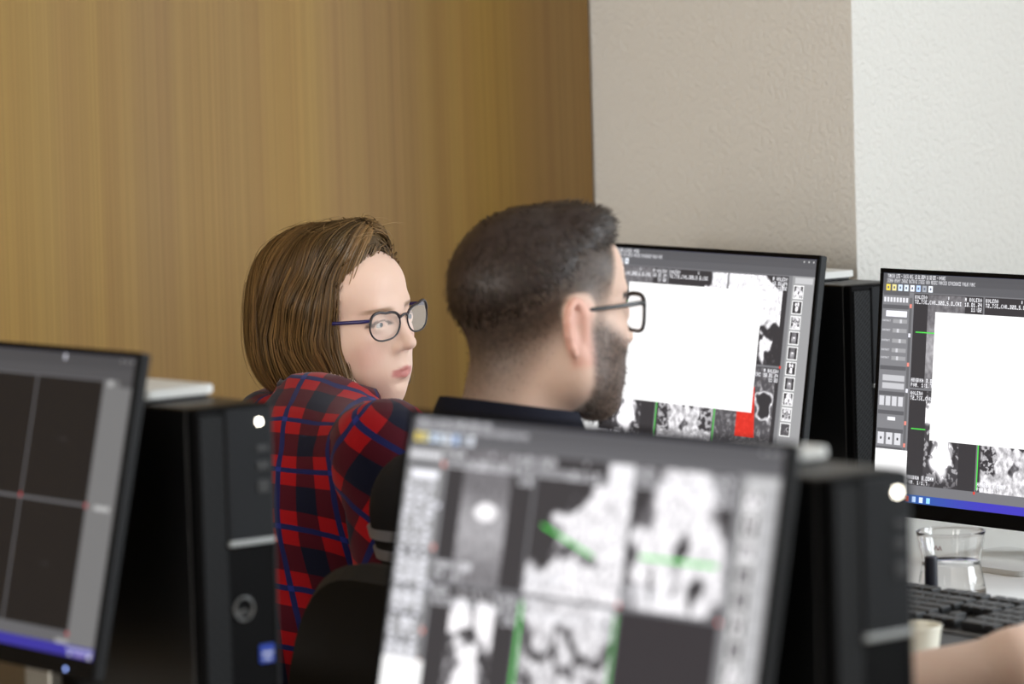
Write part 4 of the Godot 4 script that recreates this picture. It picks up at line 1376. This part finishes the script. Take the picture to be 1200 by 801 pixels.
# ---------------------------------------------------------------- the scene
func _ready() -> void:
	# camera
	var cam := Camera3D.new()
	cam.name = "camera"
	add_child(cam)
	cam.transform = Transform3D(Basis(Vector3.UP, deg_to_rad(ROW_TURN)) * Basis(Vector3.RIGHT, -0.0823) * Basis(Vector3.BACK, -0.0292), EYE)
	var ca := CameraAttributesPhysical.new()
	ca.frustum_focal_length = 4738.4 * 24.0 / 801.0
	ca.frustum_focus_distance = 5.15
	ca.exposure_aperture = 4.0
	ca.frustum_near = 0.05
	ca.frustum_far = 100.0
	cam.attributes = ca
	cam.fov = rad_to_deg(2.0 * atan(400.5 / 4738.4))
	cam.current = true
	# sky and exposure
	var env := Environment.new()
	env.background_mode = Environment.BG_SKY
	var sky := Sky.new()
	var ps := ProceduralSkyMaterial.new()
	ps.sky_top_color = Color(0.80, 0.86, 0.95)
	ps.sky_horizon_color = Color(0.93, 0.95, 0.98)
	ps.ground_horizon_color = Color(0.55, 0.55, 0.53)
	ps.ground_bottom_color = Color(0.40, 0.40, 0.38)
	ps.sky_energy_multiplier = 1.0
	sky.sky_material = ps
	env.sky = sky
	env.background_energy_multiplier = 1.6
	env.tonemap_mode = Environment.TONE_MAPPER_LINEAR
	env.tonemap_exposure = 1.0
	env.sdfgi_enabled = true
	env.ssao_enabled = true
	env.ssil_enabled = true
	var we := WorldEnvironment.new()
	we.name = "environment"
	we.environment = env
	add_child(we)
	# daylight entering by the windows of both long walls
	for w in BACK_WINDOWS + FRONT_WINDOWS:
		var back: bool = w in BACK_WINDOWS
		var al := AreaLight3D.new()
		al.name = "window_daylight"
		add_child(al, true)
		al.area_size = Vector2(0.96, 1.6)
		al.transform = Transform3D(Basis(Vector3.UP, PI if back else 0.0), Vector3(w + 0.55, 1.725, -4.85 if back else 3.25))
		al.light_energy = 5.9 if back else 7.3
		al.light_color = Color(0.95, 0.98, 1.0) if back else Color(1.0, 0.975, 0.94)
		al.area_range = 20.0
		al.shadow_enabled = true
	make_materials()
	print("materials ", Time.get_ticks_msec())
	build_room()
	# rows of desks
	desk(Vector3(-3.90, 0, -3.23), 2.0, 0.90, M.desk, "white desk of the far row with keyboard and cups on it")
	desk(Vector3(-3.25, 0, -1.85), 2.1, 0.82, M.walnut, "dark brown desk of the near row under the two blurred screens")
	# monitors
	monitor(Vector3(-3.669, 0.974, -1.933), 0.2, deg_to_rad(12.4), deg_to_rad(0.7), screen_image("empty"), 0.72, "monitor showing four empty dark panes, on the near desk")
	print("screens ", Time.get_ticks_msec())
	monitor(Vector3(-2.819, 0.936, -2.046), -1.2, deg_to_rad(11.7), deg_to_rad(0.6), screen_image("scans"), 1.22, "monitor filled with blurred grey scans and green lines, on the near desk")
	monitor(Vector3(-4.427, 0.958, -3.434), 1.4, deg_to_rad(8.7), deg_to_rad(-0.2), screen_image("dialog_red"), 1.25, "monitor with white dialog and red marked scan, behind the bearded head")
	monitor(Vector3(-3.769, 0.944, -3.442), -0.2, deg_to_rad(5.4), deg_to_rad(0.2), screen_image("dialog"), 1.25, "monitor with white dialog and tool panel, standing above the glass carafe", true)
	print("monitors ", Time.get_ticks_msec())
	var c1 := computer(Vector3(-3.420, 1.065, -2.036), 94.4, "black computer with lit power light beside the empty dark screen")
	var c2 := computer(Vector3(-2.566, 1.054, -2.135), 94.5, "black computer with lit power light beside the blurred scans screen")
	var c3 := computer(Vector3(-4.170, 1.064, -3.514), 91.7, "black computer with woven grille between the two white dialog screens")
	white_box(c1, 1.065, "slim white box on the computer beside the empty dark screen")
	white_box(c2, 1.054, "slim white box on the computer beside the blurred scans screen")
	white_box(c3, 1.064, "slim white box on the computer between the two white dialog screens")
	# people and chairs
	chair(Vector3(-3.72, 0, -2.49), 0.0, 0.835, "black office chair behind the person in the navy polo")
	chair(Vector3(-4.34, 0, -2.53), deg_to_rad(-8.0), 0.74, "black office chair behind the person in the plaid shirt")
	build_man()
	print("man ", Time.get_ticks_msec())
	build_woman()
	print("woman ", Time.get_ticks_msec())
	small_things()
	print("done ", Time.get_ticks_msec())

func wall_box(lo: Vector3, hi: Vector3) -> ArrayMesh:
	return rbox(hi - lo, 0.001, (lo + hi) / 2)

const BACK_WINDOWS := [-2.95, -1.7]
const FRONT_WINDOWS := [-4.2, -2.6, -1.0, 0.6]
const SILL := 0.85
const LINTEL := 2.6

func window_wall(called: String, xa: float, xb: float, z: float, top: float, starts: Array, label: String, first: int) -> void:
	var b := MB.new()
	var t := 0.2
	var w := 1.1
	var at := xa
	for s in starts + [xb]:
		b.box(Vector3(s - at, top, t), Vector3((s + at) / 2, top / 2, z), 0.0005)
		at = s + w
	for s in starts:
		b.box(Vector3(w, SILL, t), Vector3(s + w / 2, SILL / 2, z), 0.0005)
		b.box(Vector3(w, top - LINTEL, t), Vector3(s + w / 2, (top + LINTEL) / 2, z), 0.0005)
	structure(called, b.mesh(), M.stucco, label, "wall")
	for k in starts.size():
		var o := Node3D.new()
		o.name = "window_%d" % (k + first)
		add_child(o)
		o.position = Vector3(starts[k] + w / 2, 0, z)
		o.set_meta("kind", "structure")
		o.set_meta("label", "tall white framed window in the roughcast wall")
		o.set_meta("category", "window")
		var f := MB.new()
		for s in [-1, 1]: f.box(Vector3(0.06, LINTEL - SILL, 0.06), Vector3(s * 0.52, (LINTEL + SILL) / 2, 0), 0.003)
		f.box(Vector3(w, 0.06, 0.06), Vector3(0, SILL + 0.03, 0), 0.003)
		f.box(Vector3(w, 0.06, 0.06), Vector3(0, LINTEL - 0.03, 0), 0.003)
		part("frame", f.mesh(), M.white, o)
		part("mullion", rbox(Vector3(0.05, LINTEL - SILL - 0.1, 0.05), 0.003, Vector3(0, (LINTEL + SILL) / 2, 0)), M.white, o)
		for s in [-1, 1]: part("pane", rbox(Vector3(0.48, LINTEL - SILL - 0.12, 0.004), 0.0005, Vector3(s * 0.26, (LINTEL + SILL) / 2, 0)), M.pane, o)

func build_room() -> void:
	var x0 := -5.0
	var x1 := 2.2
	var zc := -3.69      # face of the wall block behind the far row
	var xc := -4.364     # its corner; beyond it the wall steps back to the windows
	var z0 := -4.8
	var z1 := 3.2
	var top := 2.9
	var t := 0.2
	structure("floor", wall_box(Vector3(x0 - t, -t, z0 - t), Vector3(x1 + t, 0, z1 + t)), M.floor, "brown flecked carpet floor under the desks", "floor")
	structure("ceiling", wall_box(Vector3(x0 - t, top, z0 - t), Vector3(x1 + t, top + t, z1 + t)), M.ceil, "plain white ceiling above the room", "ceiling")
	structure("wall_left", wall_box(Vector3(x0 - t, 0, z0 - t), Vector3(x0, top, z1 + t)), M.paint, "end wall carrying the oak panelling", "wall")
	structure("wall_right", wall_box(Vector3(x1, 0, z0 - t), Vector3(x1 + t, top, z1 + t)), M.paint, "off-white wall at the other end of the room", "wall")
	structure("wall_corner", wall_box(Vector3(x0, 0, z0 - t), Vector3(xc, top, zc)), M.stucco, "white roughcast wall corner behind the far desk row", "wall")
	# window wall, stepped back, and the glazed long wall opposite
	window_wall("wall_back", xc, x1, z0 - t / 2, top, BACK_WINDOWS, "white roughcast window wall stepped back behind the desks", 1)
	window_wall("wall_front", x0, x1, z1 + t / 2, top, FRONT_WINDOWS, "white roughcast long wall with windows facing the desk rows", 3)
	# veneered panelling on the end wall
	structure("trim_1", wall_box(Vector3(x0, 0.0, zc + 0.004), Vector3(x0 + 0.022, top, 1.6)), M.wood, "oak veneer panelling covering the end wall", "panelling")

func small_things() -> void:
	keyboard(Vector3(-3.495, DESK, -3.03), "black keyboard with grey keys in front of the carafe")
	# waisted glass carafe with water
	var o := thing("glass_carafe", "small waisted glass carafe half full of water, behind keyboard", "carafe", Vector3(-3.60, DESK, -3.18))
	var g := MB.new()
	var outer := [Vector2(0, 0.0), Vector2(0.034, 0.0), Vector2(0.038, 0.004), Vector2(0.038, 0.012), Vector2(0.0352, 0.028), Vector2(0.0325, 0.042), Vector2(0.0322, 0.047), Vector2(0.0345, 0.060), Vector2(0.0375, 0.078), Vector2(0.0383, 0.083)]
	var inner := [Vector2(0.0368, 0.083), Vector2(0.036, 0.078), Vector2(0.033, 0.060), Vector2(0.0307, 0.047), Vector2(0.031, 0.042), Vector2(0.0337, 0.028), Vector2(0.0363, 0.012), Vector2(0.035, 0.006), Vector2(0, 0.006)]
	g.lathe(outer + inner, Vector3.ZERO, 48)
	for i in g.v.size(): g.v[i] *= Vector3(1.08, 1.0, 1.08)
	part("glass_wall", g.mesh(), M.glass, o)
	var wt := MB.new()
	wt.lathe([Vector2(0, 0.0055), Vector2(0.0352, 0.0055), Vector2(0.0365, 0.012), Vector2(0.0339, 0.028), Vector2(0.0312, 0.042), Vector2(0.0308, 0.047), Vector2(0, 0.047)], Vector3.ZERO, 48)
	for i in wt.v.size(): wt.v[i] *= Vector3(1.08, 1.0, 1.08)
	part("water", wt.mesh(), M.water, o)
	var lg := MB.new()
	for k in 2: lg.tube([Vector3(-0.004 + k * 0.005, 0.064, 0.0), Vector3(-0.002 + k * 0.005, 0.069, 0.0), Vector3(0.0 + k * 0.005, 0.064, 0.0)], 0.0007, 6)
	part("printed_mark", lg.mesh(), M.red_print, o, Vector3(0.0135, 0, 0.0325), Basis(Vector3.UP, 0.4))
	o = thing("marker_cap", "short dark navy marker standing upright in front of carafe", "marker", Vector3(-3.577, DESK, -3.128))
	var mk := MB.new()
	mk.lathe([Vector2(0, 0), Vector2(0.0075, 0), Vector2(0.0078, 0.001), Vector2(0.0078, 0.057), Vector2(0.0068, 0.060), Vector2(0, 0.060)], Vector3.ZERO, 24)
	part("barrel", mk.mesh(), M.navy, o)
	var mc := MB.new()
	mc.lathe([Vector2(0.0079, 0.018), Vector2(0.0082, 0.0185), Vector2(0.0082, 0.0195), Vector2(0.0079, 0.02)], Vector3.ZERO, 24)
	part("seam_ring", mc.mesh(), M.black, o)
	# small white cup
	o = thing("paper_cup", "small cream cup standing beside the bare forearm", "cup", Vector3(-3.258, DESK, -2.820))
	var cp := MB.new()
	cp.lathe([Vector2(0, 0), Vector2(0.025, 0), Vector2(0.026, 0.002), Vector2(0.0318, 0.044), Vector2(0.0332, 0.046), Vector2(0.0322, 0.0475), Vector2(0.0303, 0.046), Vector2(0.0245, 0.004), Vector2(0, 0.004)], Vector3.ZERO, 40)
	part("cup_wall", cp.mesh(), M.cup, o)
	# round drinking glass
	o = thing("drinking_glass", "round clear drinking glass on the white desk right of carafe", "glass", Vector3(-3.415, DESK, -3.22))
	var dg := MB.new()
	dg.lathe([Vector2(0, 0), Vector2(0.024, 0), Vector2(0.032, 0.010), Vector2(0.037, 0.028), Vector2(0.036, 0.05), Vector2(0.032, 0.07), Vector2(0.0308, 0.07), Vector2(0.0346, 0.05), Vector2(0.0356, 0.028), Vector2(0.0308, 0.011), Vector2(0.023, 0.004), Vector2(0, 0.004)], Vector3.ZERO, 40)
	part("glass_wall", dg.mesh(), M.glass, o)
	# mouse under the hand
	o = thing("computer_mouse", "dark computer mouse under the resting hand", "mouse", Vector3(-3.092, DESK, -2.905), Basis(Vector3.UP, deg_to_rad(18.0)))
	var ms := Solid.new()
	ms.ell(Vector3(0, 0.006, 0), Vector3(0.030, 0.026, 0.052), 0.01)
	ms.half(Vector3.DOWN, Vector3(0, 0.001, 0), 0.003)
	var mm := MB.new()
	ms.into(mm, 0.004)
	part("shell", mm.mesh(), M.black, o)
	var wh := MB.new()
	wh.lathe([Vector2(0, -0.003), Vector2(0.009, -0.003), Vector2(0.009, 0.003), Vector2(0, 0.003)], Vector3(0, 0.024, -0.028), 20, Basis(Vector3.BACK, PI / 2))
	part("wheel", wh.mesh(), M.rim, o)
